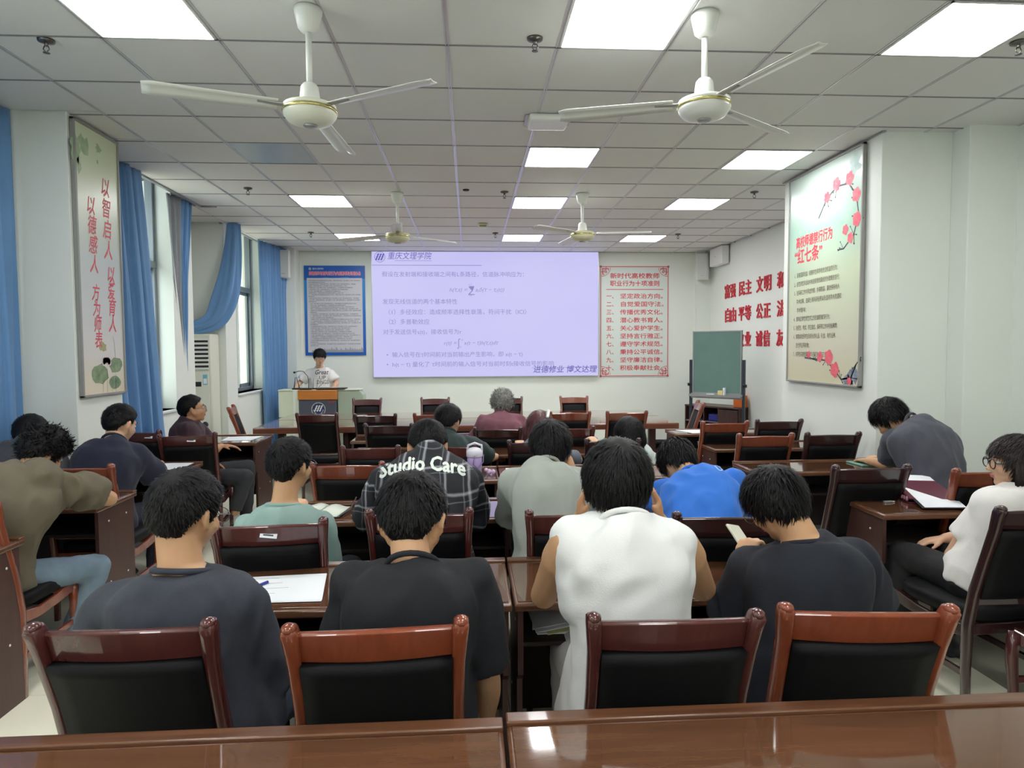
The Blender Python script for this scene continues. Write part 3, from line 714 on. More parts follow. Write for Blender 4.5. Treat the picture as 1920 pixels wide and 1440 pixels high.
plum('a', [(fu(0.45), fv(0.24)), (fu(0.55), fv(0.17)), (fu(0.68), fv(0.13)), (fu(0.83), fv(0.14)), (fu(0.92), fv(0.20)), (fu(0.95), fv(0.28)), (fu(0.9), fv(0.36)), (fu(0.78), fv(0.41))],
     [(fu(0.56), fv(0.16), 0.045), (fu(0.68), fv(0.12), 0.055), (fu(0.84), fv(0.12), 0.055), (fu(0.92), fv(0.2), 0.055), (fu(0.93), fv(0.3), 0.055), (fu(0.8), fv(0.33), 0.04), (fu(0.86), fv(0.37), 0.04)], 2)
plum('b', [(fu(0.28), fv(0.88)), (fu(0.4), fv(0.885)), (fu(0.58), fv(0.89)), (fu(0.7), fv(0.93)), (fu(0.78), fv(0.97)), (fu(0.9), fv(0.96)), (fu(0.96), fv(0.9))],
     [(fu(0.34), fv(0.865), 0.03), (fu(0.5), fv(0.875), 0.045), (fu(0.62), fv(0.875), 0.06), (fu(0.7), fv(0.93), 0.06), (fu(0.88), fv(0.975), 0.03)], 40)
g = MB(); blob(g, fu(0.93), fv(0.945), 0.08, -0.0211, 16, 4, 0.9, 0.45); blob(g, fu(0.86), fv(0.975), 0.045, -0.0211, 14, 6, 1.5, 0.4); g.build('rock', mat('rock_print', (92, 102, 128), 0.6, rgb2=(150, 160, 170), vscale=16), rb)
g = MB(); blob(g, fu(0.9), fv(0.07), 0.09, -0.0211, 16, 14, 0.8, 0.45); g.build('ink_wash', mat('ink_print', (150, 178, 176), 0.6, rgb2=(184, 206, 200), vscale=12), rb)

# ------------------------------------------------------------------ floor-standing air conditioner
ac = thing('air_conditioner', (-3.47, 8.84, 0), label='tall white floor-standing air conditioner in the recess between the windows', cat='air conditioner')
w = 0.235
b = MB(); b.box((-w, -0.12, 0), (w, 0.14, 0.08)); b.bbox((-w, -0.14, 0.04), (w, 0.15, 1.86), 0.02); b.build('body', M_offw, ac)
b = MB(); b.bbox((-w+0.005, -0.15, 0.55), (w-0.03, -0.138, 1.38), 0.006); b.build('front_panel', mat('ac_panel', (226, 230, 218), 0.25), ac)
b = MB(); b.bbox((-w+0.005, -0.15, 0.06), (w-0.03, -0.138, 0.535), 0.006); b.build('lower_panel', MATS['ac_panel'], ac)
b = MB(); b.box((-w+0.02, -0.142, 1.41), (w-0.035, -0.1405, 1.80)); b.build('outlet_opening', mat('ac_dark', (40, 42, 46), 0.6), ac)
sl_ = MB(); sl_.bbox((-w+0.015, -0.155, -0.013), (w-0.03, -0.142, 0.013), 0.003)
lm = sl_.mesh('louver'); lm.materials.append(M_white)
for k in range(8): o = bpy.data.objects.new('louver', lm); link(o, ac); o.location = (0, 0, 1.425+k*0.0525)
MB().box((-0.025, -0.146, 1.41), (0.0, -0.142, 1.8)).build('vane', M_alu, ac)
MB().box((-0.11, -0.1515, 1.20), (0.11, -0.149, 1.26)).build('display', M_dark, ac)
MB().box((0.13, -0.1515, 1.22), (0.185, -0.1495, 1.35)).build('energy_label', mat('label_cyan', (120, 190, 205), 0.5), ac)
MB().box((0.137, -0.1518, 1.235), (0.178, -0.1514, 1.30)).build('label_paper', M_paper, ac)

# ------------------------------------------------------------------ mobile blackboard, cabinet
P0 = Vector((3.24, 9.62, 0)); P1 = Vector((3.76, 9.12, 0)); dv = P1-P0; ang = math.atan2(dv.y, dv.x); L = dv.length
bb = thing('blackboard', (P0+P1)/2, ang, 'green mobile chalkboard on a dark steel stand before the red letters', 'blackboard')
h = L/2
MB().box((-h, -0.015, 1.0), (h, 0.015, 1.89)).build('board', mat('chalkboard_green', (94, 126, 120), 0.55, rgb2=(104, 136, 128), vscale=2.5), bb)
f = MB()
for a in (((-h, 1.0), (h, 1.014)), ((-h, 1.876), (h, 1.89)), ((-h, 1.0), (-h+0.014, 1.89)), ((h-0.014, 1.0), (h, 1.89))): f.box((a[0][0], -0.02, a[0][1]), (a[1][0], 0.02, a[1][1]))
f.build('frame', M_alu, bb)
M_steel = mat('stand_steel', (58, 66, 74), 0.4, metal=0.4)
for s in (-1, 1):
    b = MB(); b.bbox((s*(h+0.03)-0.018, -0.02, 0.12), (s*(h+0.03)+0.018, 0.02, 1.48), 0.004); b.build('post', M_steel, bb)
    b = MB(); b.bbox((s*(h+0.03)-0.02, -0.26, 0.07), (s*(h+0.03)+0.02, 0.26, 0.12), 0.005); b.build('foot', M_steel, bb)
    for y in (-0.22, 0.22): MB().lathe([(0.028, -0.012), (0.032, 0), (0.028, 0.012)], n=14, M=Matrix.Translation((s*(h+0.03), y, 0.034)) @ Matrix.Rotation(PI/2, 4, 'Y')).build('caster', M_dark, bb)
    b = MB(); b.lathe([(0.02, -0.01), (0.022, 0.02)], n=12, M=Matrix.Translation((s*(h+0.055), -0.02, 1.12)) @ Matrix.Rotation(PI/2, 4, 'Y')); b.tube([(s*(h+0.03), -0.03, 1.12), (s*(h+0.06), -0.05, 1.14)], 0.007); b.build('clamp_knob', M_dark, bb)
b = MB(); b.bbox((-h-0.02, -0.09, 0.955), (h+0.02, -0.012, 0.975), 0.004); b.box((-h-0.02, -0.095, 0.955), (h+0.02, -0.088, 0.99)); b.box((-h-0.02, -0.02, 0.93), (h+0.02, 0.02, 1.0)); b.build('chalk_tray', M_alu, bb)
b = MB(); b.bbox((-h, -0.015, 0.3), (h, 0.015, 0.34), 0.004); b.build('cross_bar', M_steel, bb)
M44 = Matrix.Translation((P0+P1)/2) @ Matrix.Rotation(ang, 4, 'Z')
def on_tray(name, a, b_, m, label, cat, r=0.004):
    t = MB(); t.bbox(a, b_, r, M44); o = t.build(name, m); tag(o, label, cat)
on_tray('chalk_box', (0.05, -0.085, 0.976), (0.12, -0.035, 1.05), mat('chalk_box_cream', (226, 208, 150), 0.6), 'small cream chalk box on the blackboard tray', 'box')
on_tray('chalk_carton', (0.125, -0.085, 0.976), (0.15, -0.03, 1.09), M_paper, 'upright white chalk carton beside the cream box on the tray', 'carton')
on_tray('board_eraser', (-0.12, -0.085, 0.976), (-0.01, -0.04, 0.998), M_paper, 'flat white eraser lying on the blackboard tray', 'eraser')
cbx = thing('cabinet', (3.86, 10.2, 0), -1.0, 'dark brown low cabinet with open shelves behind the blackboard', 'cabinet')
b = MB(); b.bbox((-0.5, -0.22, 0.735), (0.5, 0.22, 0.76), 0.004); b.build('top', M_desk_side, cbx)
for x in (-0.5, 0.12, 0.48): MB().box((x, -0.21, 0.0), (x+0.02, 0.21, 0.735)).build('side_panel', M_desk_side, cbx)
MB().box((-0.48, 0.19, 0.0), (0.5, 0.205, 0.735)).build('back_panel', M_desk_in, cbx)
b = MB(); pts = [(-0.48, -0.21), (-0.3, -0.17), (-0.1, -0.15), (0.12, -0.16), (0.12, 0.19), (-0.48, 0.19)]
b.add([(x, y, z) for z in (0.50, 0.52) for x, y in pts], [(0,1,2,3,4,5)[::-1], (6,7,8,9,10,11)]+[(i, (i+1) % 6, 6+(i+1) % 6, 6+i) for i in range(6)]); b.build('shelf', mat('shelf_edge', (120, 108, 108), 0.4), cbx)
MB().box((-0.19, -0.15, 0.52), (-0.175, 0.19, 0.735)).build('divider', M_desk_side, cbx)
MB().bbox((0.14, -0.222, 0.02), (0.48, -0.208, 0.72), 0.004).build('door', M_desk_side, cbx)
CM = Matrix.Translation((3.86, 10.2, 0)) @ Matrix.Rotation(-1.0, 4, 'Z')
t = MB(); t.bbox((-0.12, -0.12, 0.521), (0.1, 0.0, 0.63), 0.015, CM); tag(t.build('toolbag', mat('bag_blue', (44, 50, 150), 0.5)), 'small dark blue bag on the cabinet shelf behind the board', 'bag')
t = MB(); t.bbox((0.33, -0.12, 0.761), (0.49, 0.0, 0.94), 0.006, CM); tag(t.build('orange_box', mat('orange_card', (228, 116, 44), 0.5)), 'orange cardboard box standing on the dark cabinet by the blackboard', 'box')

# ------------------------------------------------------------------ chairs
LEA = mat('black_leather', (12, 13, 15), 0.6, bump=0.12, bscale=220, spec=0.18)
WOODS = {
 'mahogany': mat('chair_mahogany', (70, 34, 34), 0.24, rgb2=(86, 42, 38), vscale=6, stretch=(3, 3, 1), coat=0.6),
 'redwood': mat('chair_redwood', (116, 56, 36), 0.24, rgb2=(138, 68, 42), vscale=6, stretch=(3, 3, 1), coat=0.6),
 'ebony': mat('chair_ebony', (44, 24, 26), 0.25, rgb2=(54, 30, 30), vscale=6, coat=0.6),
 'two_tone': mat('chair_walnut', (112, 56, 40), 0.22, rgb2=(130, 68, 48), vscale=6, stretch=(3, 3, 1), coat=0.6)}
PROTO = {}
def chair_proto(kind):
    m = WOODS[kind]; t = thing('conference_chair', (0, 0, 0))
    for s in (-1, 1):
        b = MB(); x = s*0.218
        pts = [(x, 0.15, 0), (x, 0.155, 0.22), (x, 0.15, 0.42), (x*0.99, 0.12, 0.58), (x*0.985, 0.07, 0.74), (x*0.995, 0.025, 0.87), (x*1.02, 0.0, 0.95), (x*1.03, -0.012, 0.972), (x*1.03, -0.014, 0.982)]
        b.bar(pts, [0.03, 0.034, 0.038, 0.036, 0.034, 0.036, 0.042, 0.04, 0.028], [0.034, 0.04, 0.048, 0.045, 0.042, 0.044, 0.05, 0.046, 0.03], smooth=True)
        b.sph((x*1.03, -0.013, 0.976), (0.021, 0.024, 0.014), 10, 6)
        b.build('stile', m, t)
    b = MB(); vs = []
    N = 8
    pts = []
    for i in range(N+1):
        u = i/N; x = -0.205+0.41*u; y = 0.02-0.02*math.sin(PI*u)*1.0; pts.append((x, y))
    vs = []; fs = []
    for x, y in pts:
        for dz, dy in ((0.952, -0.012), (0.958, -0.004), (0.956, 0.012), (0.876, 0.042), (0.873, 0.03), (0.876, 0.012)): vs.append((x, y+dy-0.012, dz+0.006*math.sin(PI*(x+0.205)/0.41)*(1 if dz > 0.9 else 0)))
    for i in range(N):
        for k in range(6): l = (k+1) % 6; fs.append((i*6+k, (i+1)*6+k, (i+1)*6+l, i*6+l))
    fs += [tuple(range(6)), tuple(range(N*6, N*6+6))[::-1]]
    b.add(vs, fs, False); b.build('top_rail', m, t, bevel=0.003)
    b = MB(); b.bar([(-0.205, 0.135, 0.53), (0, 0.12, 0.53), (0.205, 0.135, 0.53)], 0.045, 0.022, side=Vector((0, 0.35, 0.94)).normalized()); b.build('bottom_rail', m, t)
    # padded back: flat behind, cushioned in front
    b = MB(); vs = []; fs = []; nx, nz = 8, 8
    for side in (0, 1):
        for j in range(nz+1):
            v = j/nz; z = 0.55+0.325*v; yc = 0.105-0.092*v+0.012*math.sin(PI*v)
            for i in range(nx+1):
                u = i/nx; x = -0.2+0.4*u; e = min(1, 5*min(u, 1-u, v, 1-v)+0.0)
                y = yc-0.014*math.sin(PI*u)+(-0.012-0.012*v if side == 0 else 0.012+0.028*math.sqrt(max(0, e)))
                vs.append((x, y, z))
    W_ = nx+1; o_ = W_*(nz+1)
    for j in range(nz):
        for i in range(nx):
            a = j*W_+i; fs.append((a, a+1, a+W_+1, a+W_)); fs.append((o_+a, o_+a+W_, o_+a+W_+1, o_+a+1))
    for i in range(nx): fs.append((i, o_+i, o_+i+1, i+1)); a = nz*W_+i; fs.append((a, a+1, o_+a+1, o_+a))
    for j in range(nz): a = j*W_; fs.append((a, a+W_, o_+a+W_, o_+a)); a = j*W_+nx; fs.append((a, o_+a, o_+a+W_, a+W_))
    b.add(vs, fs, True); b.build('back_pad', LEA, t)
    b = MB(); vs = []; fs = []; N = 10
    for j, (z, k) in enumerate(((0.415, 0.97), (0.43, 1.0), (0.46, 1.0), (0.475, 0.95), (0.482, 0.8), (0.483, 0.4))):
        for i in range(28):
            a = 2*PI*i/28; cx, sy = math.cos(a), math.sin(a); q = 4.5
            r = (abs(cx)**q+abs(sy)**q)**(-1/q); taper = 1.0+0.06*sy
            vs.append((cx*r*0.225*k*taper, 0.385+sy*r*0.235*k, z+(0.0 if j < 3 else -0.0)))
    for j in range(5):
        for i in range(28): l = (i+1) % 28; fs.append((j*28+i, j*28+l, (j+1)*28+l, (j+1)*28+i))
    fs += [tuple(range(28))[::-1], tuple(range(5*28, 6*28))]
    b.add(vs, fs, True); b.build('seat', LEA, t)
    f = MB()
    for s in (-1, 1):
        f.bar([(s*0.216, 0.16, 0.385), (s*0.219, 0.3, 0.365), (s*0.222, 0.45, 0.372), (s*0.225, 0.6, 0.39)], 0.024, [0.06, 0.05, 0.05, 0.06])
    f.bar([(-0.22, 0.6, 0.385), (0, 0.61, 0.38), (0.22, 0.6, 0.385)], 0.024, 0.06, side=Vector((0, 1, 0))); f.bar([(-0.21, 0.16, 0.39), (0.21, 0.16, 0.39)], 0.024, 0.05, side=Vector((0, 1, 0)))
    f.build('seat_frame', m, t)
    for s in (-1, 1):
        b = MB(); b.bar([(s*0.222, 0.61, 0.41), (s*0.224, 0.617, 0.3), (s*0.222, 0.605, 0.15), (s*0.222, 0.61, 0)], [0.044, 0.04, 0.034, 0.03], [0.05, 0.045, 0.036, 0.032], smooth=True); b.build('leg', m, t)
        b = MB(); b.bar([(s*0.22, 0.16, 0.19), (s*0.222, 0.6, 0.19)], 0.02, 0.03); b.build('stretcher', m, t)
    return t
used = {}
STK = MB().box((-0.035, -0.0015, -0.012), (0.035, 0, 0.012)).mesh('asset_sticker'); STK.materials.append(M_paper)
STK2 = MB().box((-0.022, -0.0018, -0.004), (0.02, -0.0014, 0.002)).mesh('sticker_print'); STK2.materials.append(M_ink)
def chair(x, y, deg, kind, label, sticker=None, scale=1.0, group='conference chairs with black padded backs'):
    """x, y: where the top rail hovers"""
    if kind not in PROTO: PROTO[kind] = chair_proto(kind); used[kind] = False
    p = PROTO[kind]
    if not used[kind]: used[kind] = True; r = p; r.location = (x, y, 0); r.rotation_euler = (0, 0, math.radians(deg)); r.scale = (scale*0.93, scale, scale)
    else:
        kids = [c for c in p.children if not c.name.startswith('asset')]
        r = p.copy(); COL.objects.link(r); r.location = (x, y, 0); r.rotation_euler = (0, 0, math.radians(deg)); r.scale = (scale*0.93, scale, scale)
        for ch in kids:
            c = ch.copy(); COL.objects.link(c); c.parent = r
    tag(r, label, 'chair', group)
    if sticker is not None:
        sx_, a, z = sticker
        s = bpy.data.objects.new('asset_sticker', STK); link(s, r); s.location = (sx_, -0.024+(0.95-z)*0.35+0.0+abs(sx_)*0.08, z); s.rotation_euler = (-0.35, a, 0)
        q = bpy.data.objects.new('sticker_print', STK2); link(q, s)
    return r
chair(-0.862, 1.70, 0, 'mahogany', 'dark red chair behind the student in the dark washed T-shirt, front row of backs')
chair(-0.235, 1.655, 2.5, 'redwood', 'orange-brown wooden chair behind the student in the plain black T-shirt')
chair(0.515, 1.655, -1, 'mahogany', 'dark red chair behind the student in the white sleeveless shirt')
chair(1.025, 1.665, -6, 'redwood', 'orange-brown chair behind the student with the phone')
chair(-0.795, 2.69, 4, 'mahogany', 'dark red chair with white sticker behind the pale green T-shirt', (0.0, 0.12, 0.925))
chair(-0.215, 2.82, -1, 'mahogany', 'dark red chair behind the plaid shirt, mostly hidden by a black-haired head')
chair(0.45, 2.75, -2, 'mahogany', 'dark red chair behind the student in the sage grey T-shirt')
chair(1.045, 2.66, -4, 'ebony', 'black chair directly behind the bright blue shirt')
chair(-0.735, 4.05, -2, 'two_tone', 'empty brown chair in front of the plaid shirt student, window side')
chair(-0.73, 4.98, -2, 'mahogany', 'empty chair with glossy red rail just behind the one beside the plaid shirt', scale=0.965)
chair(-0.17, 4.98, -2, 'mahogany', 'dark chair behind the man in the dark green shirt', scale=0.965)
chair(0.50, 5.12, -2, 'ebony', 'black chair behind the woman with burgundy hair', scale=0.97)
chair(1.10, 5.14, -2, 'ebony', 'black chair behind the woman with long straight hair', scale=0.97)
chair(-0.735, 6.14, -3, 'ebony', 'empty black chair with a torn white label on its back', (-0.03, 1.3, 0.80))
chair(0.245, 5.98, -3, 'ebony', 'black chair behind the grey-haired man in mauve', scale=0.97)
chair(0.90, 5.98, 0, 'mahogany', 'dark red chair whose rail shows right of the burgundy hair', scale=0.97)
chair(-1.62, 7.26, -2, 'mahogany', 'dark red chair at the long table, directly before the lectern emblem')
chair(-0.985, 7.09, -2, 'ebony', 'black chair at the near side of the long table, second from the lectern')
chair(-0.37, 7.1, 0, 'two_tone', 'brown chair at the long table behind the dark green shirt')
chair(1.065, 7.13, -2, 'two_tone', 'brown chair at the long table right of the burgundy-haired woman')
chair(1.67, 7.09, 0, 'two_tone', 'brown chair at the long table above the long-haired woman')
chair(-1.50, 9.98, 180, 'mahogany', 'chair facing us behind the long table, right beside the lectern', scale=0.96)
chair(-0.51, 9.98, 180, 'mahogany', 'chair facing us behind the long table, under the left part of the screen', scale=0.96)
chair(0.57, 9.98, 180, 'mahogany', 'chair facing us behind the long table, half hidden by grey hair', scale=0.96)
chair(1.55, 9.98, 180, 'redwood', 'orange-brown chair facing us behind the long table under the screen edge', scale=0.96)
chair(-2.86, 8.30, -78, 'redwood', 'chair seen sideways at the window end of the long table')
chair(2.86, 8.22, 80, 'two_tone', 'chair seen sideways at the blackboard end of the long table')
chair(2.32, 6.0, 2, 'redwood', 'brown chair in front of the low cabinet, right-hand block')
chair(2.875, 6.1, 0, 'ebony', 'dark chair near the right wall, farthest in its block')
chair(2.295, 5.10, -1, 'two_tone', 'brown chair in the aisle side of the right-hand block, second from the back')
chair(2.85, 5.12, 0, 'ebony', 'dark chair near the right wall behind the empty desk')
chair(2.27, 3.67, -1, 'ebony', 'black chair in front of the burgundy folder desk')
chair(2.86, 3.50, -3, 'redwood', 'orange-brown chair behind the man in grey slumped over the desk')
chair(2.41, 2.67, 4, 'ebony', 'black chair of the girl in the white T-shirt')
chair(2.98, 2.56, 92, 'mahogany', 'sideways chair cut off by the right picture edge')
chair(-2.285, 5.60, 9, 'mahogany', 'dark red chair with a white sticker behind the man in profile', (0.03, 0.05, 0.925))
chair(-2.83, 5.86, -2, 'mahogany', 'dark red chair with a white sticker beside the navy T-shirt', (0.13, 0.05, 0.925))
chair(-2.33, 4.10, 3, 'two_tone', 'chair with orange-brown upright behind the navy T-shirt')
chair(-2.33, 3.12, 3, 'redwood', 'orange-brown chair under the student in the olive shirt')

# ------------------------------------------------------------------ desks
def desk(x0, x1, y0, y1, label, ends=(True, True), z=0.77):
    """x0..x1 wide, y0 the sitter's edge, y1 the far edge"""
    w = x1-x0; d = y1-y0
    t = thing('writing_desk', (x0, y0, 0), label=label, cat='desk', group='long dark brown writing desks')
    MB().bbox((0, 0, z-0.032), (w, d, z-0.004), 0.008).build('desktop', M_desk, t)
    MB().bbox((0.012, 0.02, z-0.006), (w-0.012, d-0.05, z), 0.0015, seg=1).build('glass_top', M_glass_top, t)
    MB().bbox((0.0, d-0.045, z-0.006), (w, d, z+0.008), 0.004).build('edge_strip', M_desk, t)
    for s in (0, 1):
        xa = 0.012 if s == 0 else w-0.032
        b = MB(); pr = [(0.04, 0.0), (d-0.03, 0.0), (d-0.03, z-0.032), (0.03, z-0.032), (0.03, 0.50), (0.085, 0.46), (0.085, 0.08), (0.04, 0.05)]
        n_ = len(pr); b.add([(xa, y, zz_) for y, zz_ in pr]+[(xa+0.02, y, zz_) for y, zz_ in pr], [tuple(range(n_))[::-1] if s == 0 else tuple(range(n_))[::-1], tuple(range(n_, 2*n_))]+[(i, (i+1) % n_, n_+(i+1) % n_, n_+i) for i in range(n_)])
        so = b.build('side_panel', M_desk_side, t)
        c = MB()
        for yy in (0.14, d-0.12):
            for zz_ in (0.66, 0.30): c.lathe([(0.006, 0), (0.006, 0.002)], n=8, M=Matrix.Translation((xa+(0.02 if s else 0.0), yy, zz_)) @ Matrix.Rotation(PI/2 if s else -PI/2, 4, 'Y'))
        c.build('screw_cover', M_white, so)
    MB().box((0.03, d-0.07, 0.16), (w-0.03, d-0.055, z-0.032)).build('modesty_panel', M_desk_in, t)
    MB().box((0.03, 0.07, 0.585), (w-0.03, d-0.07, 0.6)).build('shelf', M_desk_in, t)
    return t
for k, (y0, y1, xs, zs) in enumerate([(1.08, 1.56, (-1.13, 0.075, 1.46), ''), (2.29, 2.79, (-1.06, 0.145, 1.36), ''), (3.48, 3.94, (-1.0, 0.215, 1.42), ''), (4.52, 5.02, (-1.0, 0.20, 1.40), ''), (5.58, 6.07, (-1.0, 0.2, 1.4), ''), (6.57, 7.02, (-1.16, 0.05, 1.26), '')]):
    ql = [('foreground desk cut by the picture edge, left of the seam', 'foreground desk with lamp reflections, right of the seam'),
          ('desk with loose papers and a blue pen before the black T-shirts', 'desk under the elbows of the white sleeveless shirt'),
          ('desk with the open notebook before the pale green T-shirt', 'desk before the sage grey and bright blue shirts'),
          ('desk carrying the lilac bottle', 'desk in front of the student holding his ear'),
          ('desk the man in dark green leans on', 'desk before the two women'),
          ('desk nearest the long table, window side half', 'desk nearest the long table, half before the grey-haired man')][k]
    desk(xs[0], xs[1]-0.004, y0, y1, ql[0]); desk(xs[1]+0.004, xs[2], y0+(0.02 if k == 0 else 0), y1+(0.02 if k == 0 else 0), ql[1])
desk(2.17, 3.40, 3.38, 3.86, 'right-hand desk with the burgundy folder before the girl in white')
desk(2.02, 3.15, 4.60, 5.07, 'right-hand desk with green notebooks where the grey shirt leans', )
desk(2.12, 3.15, 5.71, 6.16, 'empty right-hand desk between two pairs of chairs')
desk(2.10, 3.15, 6.78, 7.14, 'small right-hand desk with one sheet and a pen, nearest the cabinet')
desk(-3.04, -2.11, 2.78, 3.30, 'desk end at the left picture edge with white screw covers')
desk(-3.04, -2.10, 3.90, 4.36, 'window-side desk under the elbow of the olive shirt')
desk(-2.735, -2.11, 5.06, 5.45, 'window-side desk with a white sheet before the navy T-shirt')
desk(-2.96, -2.05, 6.56, 7.16, 'window-side desk with papers on glass before the man in profile')

# long conference table
ct = thing('conference_table', (0, 7.78, 0), label='long reddish brown conference table across the room below the screen', cat='table')
M_conf = mat('conference_top', (112, 66, 46), 0.07, rgb2=(132, 80, 56), vscale=3, stretch=(0.4, 6, 6), coat=1.0, spec=0.7)
M_confe = mat('conference_edge', (104, 62, 46), 0.3, rgb2=(118, 72, 54), vscale=4, stretch=(0.4, 6, 6), coat=0.3)
MB().bbox((-2.46, 0, 0.70), (2.46, 0.84, 0.77), 0.01).build('front_top', M_conf, ct); MB().bbox((-2.46, 0.86, 0.70), (2.46, 1.74, 0.77), 0.01).build('rear_top', M_conf, ct)
b = MB(); b.bbox((-2.44, -0.006, 0.705), (2.44, 0.0, 0.755), 0.002); b.build('edge_band', M_confe, ct)
for x in (-1.45, -0.5, 0.5, 1.45): MB().bbox((x-0.03, 0.16, 0), (x+0.03, 1.6, 0.70), 0.004).build('support_panel', M_desk_side, ct)
MB().box((-1.5, 0.35, 0.02), (1.5, 0.38, 0.70)).build('modesty_panel', M_desk_in, ct)
for x in (-2.2, 2.2):
    for y in (0.25, 1.5): MB().bbox((x-0.04, y-0.04, 0), (x+0.04, y+0.04, 0.70), 0.006).build('leg', M_desk_side, ct)

# ------------------------------------------------------------------ lectern
lt = thing('lectern', (-2.27, 10.3, 0), label='lectern console with orange wood band, dark panel and cream side wings', cat='lectern')
M_band = mat('lectern_wood', (190, 116, 48), 0.35, rgb2=(202, 128, 58), vscale=5, stretch=(0.5, 6, 6))
M_lgrey = mat('lectern_panel', (78, 82, 98), 0.4); M_lcream = mat('lectern_cream', (216, 224, 204), 0.35); M_lgreen = mat('lectern_sage', (176, 190, 170), 0.4, bump=0.3, bscale=300)
MB().bbox((-0.30, -0.05, 0.905), (0.28, 0.30, 1.05), 0.01).build('wood_band', M_band, lt)
MB().bbox((-0.29, -0.03, 0.08), (0.265, 0.25, 0.90), 0.006).build('front_panel', M_lgrey, lt)
MB().bbox((-0.33, -0.02, 0.02), (-0.29, 0.30, 1.04), 0.005).build('side_frame', M_lcream, lt)
MB().bbox((-0.60, 0.02, 0.64), (-0.34, 0.30, 1.045), 0.006).build('side_wing', M_lcream, lt); MB().bbox((-0.38, 0.0, 0.02), (-0.335, 0.30, 1.045), 0.004).build('side_post', M_white, lt)
MB().bbox((-0.60, 0.02, 0.04), (-0.385, 0.30, 0.56), 0.006).build('lower_wing', M_lcream, lt)
b = MB(); pr = [(0.28, 0.04), (0.66, 0.04), (0.66, 0.97), (0.60, 1.035), (0.28, 1.04)]
b.add([(x, 0.02, z) for x, z in pr]+[(x, 0.3, z) for x, z in pr], [(0, 1, 2, 3, 4), (9, 8, 7, 6, 5)]+[(i, 5+i, 5+(i+1) % 5, (i+1) % 5) for i in range(5)]); b.build('side_console', M_lgreen, lt, bevel=0.006)
MB().bbox((-0.60, 0.0, 1.04), (0.62, 0.34, 1.055), 0.004).build('worktop', M_lcream, lt)
em = MB(); vs = [(0.10*math.cos(2*PI*i/32), -0.0315, 0.10*math.sin(2*PI*i/32)) for i in range(32)]
e1 = MB(); e1.add([(0.085*math.cos(2*PI*i/32), -0.0312, 0.76+0.085*math.sin(2*PI*i/32)) for i in range(32)], [tuple(range(32))]); e1.build('emblem_disc', mat('emblem_navy', (28, 44, 100), 0.4), lt, label='round navy emblem with white waves')
e2 = MB(); ring(e2, 0, 0.76, 0.098, 0.104, 36, -0.0314); waves(e2, 0, 0.775, 0.075, -0.0316)
for k in range(9):
    a = PI+PI*(k+0.5)/9; e2.box((0.07*math.cos(a)-0.006, -0.0316, 0.76+0.07*math.sin(a)-0.006), (0.07*math.cos(a)+0.006, -0.0314, 0.76+0.07*math.sin(a)+0.006))
for k in range(12):
    a = PI*(k+0.5)/12*2; e2.box((0.092*math.cos(a)-0.003, -0.0316, 0.76+0.092*math.sin(a)-0.003), (0.092*math.cos(a)+0.003, -0.0314, 0.76+0.092*math.sin(a)+0.003))
e2.build('emblem_waves', M_white, lt)
for nm in ('emblem_disc', 'emblem_waves'):
    pass
text('red_mark', '重文理', mat('mark_red', (190, 60, 60), 0.5), lt, (0.14, -0.0312, 0.86), size=0.035, bold=0.01)
text('white_caption', '重庆文理学院', M_white, lt, (-0.09, -0.0312, 0.625), size=0.03, width=0.18)
# things on the lectern
t = thing('laptop', (-2.08, 10.42, 1.055), label='closed thin black laptop lying on the lectern', cat='laptop'); MB().bbox((-0.22, -0.14, 0), (0.20, 0.12, 0.012), 0.004).build('base', M_dark, t); MB().bbox((-0.22, -0.14, 0.013), (0.20, 0.12, 0.02), 0.003).build('lid', M_dark, t)
t = thing('gooseneck_microphone', (-2.46, 10.36, 1.055), label='black gooseneck microphone on the lectern bending to the window side', cat='microphone')
MB().bbox((-0.1, -0.07, 0), (0.09, 0.07, 0.022), 0.008).build('base', M_dark, t)
MB().tube([(0.03, 0, 0.02), (0.035, 0, 0.12), (0.02, 0, 0.2), (-0.04, -0.01, 0.275), (-0.10, -0.02, 0.28), (-0.15, -0.02, 0.265)], 0.005).build('gooseneck', M_dark, t); MB().sph((-0.17, -0.02, 0.26), (0.02, 0.016, 0.016)).build('windscreen', M_dark, t)
t = thing('network_router', (-2.62, 10.38, 1.055), label='small black router with two upright antennas on the lectern wing', cat='router')
MB().bbox((-0.05, -0.05, 0), (0.07, 0.05, 0.025), 0.006).build('case', M_dark, t)
for x, a in ((-0.03, -0.02), (0.05, 0.04)): MB().tube([(x, 0, 0.02), (x-a, 0, 0.19)], [0.007, 0.004]).build('antenna', M_dark, t)
t = thing('wireless_receiver', (-2.34, 10.40, 1.055), label='black wireless receiver with thin antennas at the middle of the lectern', cat='receiver')
MB().bbox((-0.05, -0.04, 0), (0.05, 0.04, 0.02), 0.005).build('case', M_dark, t)
for x, a in ((-0.03, -0.01), (0.02, -0.03), (0.035, -0.09)): MB().tube([(x, 0, 0.015), (x-a, 0, 0.17 if a > -0.05 else 0.1)], 0.003, 6).build('antenna', M_dark, t)

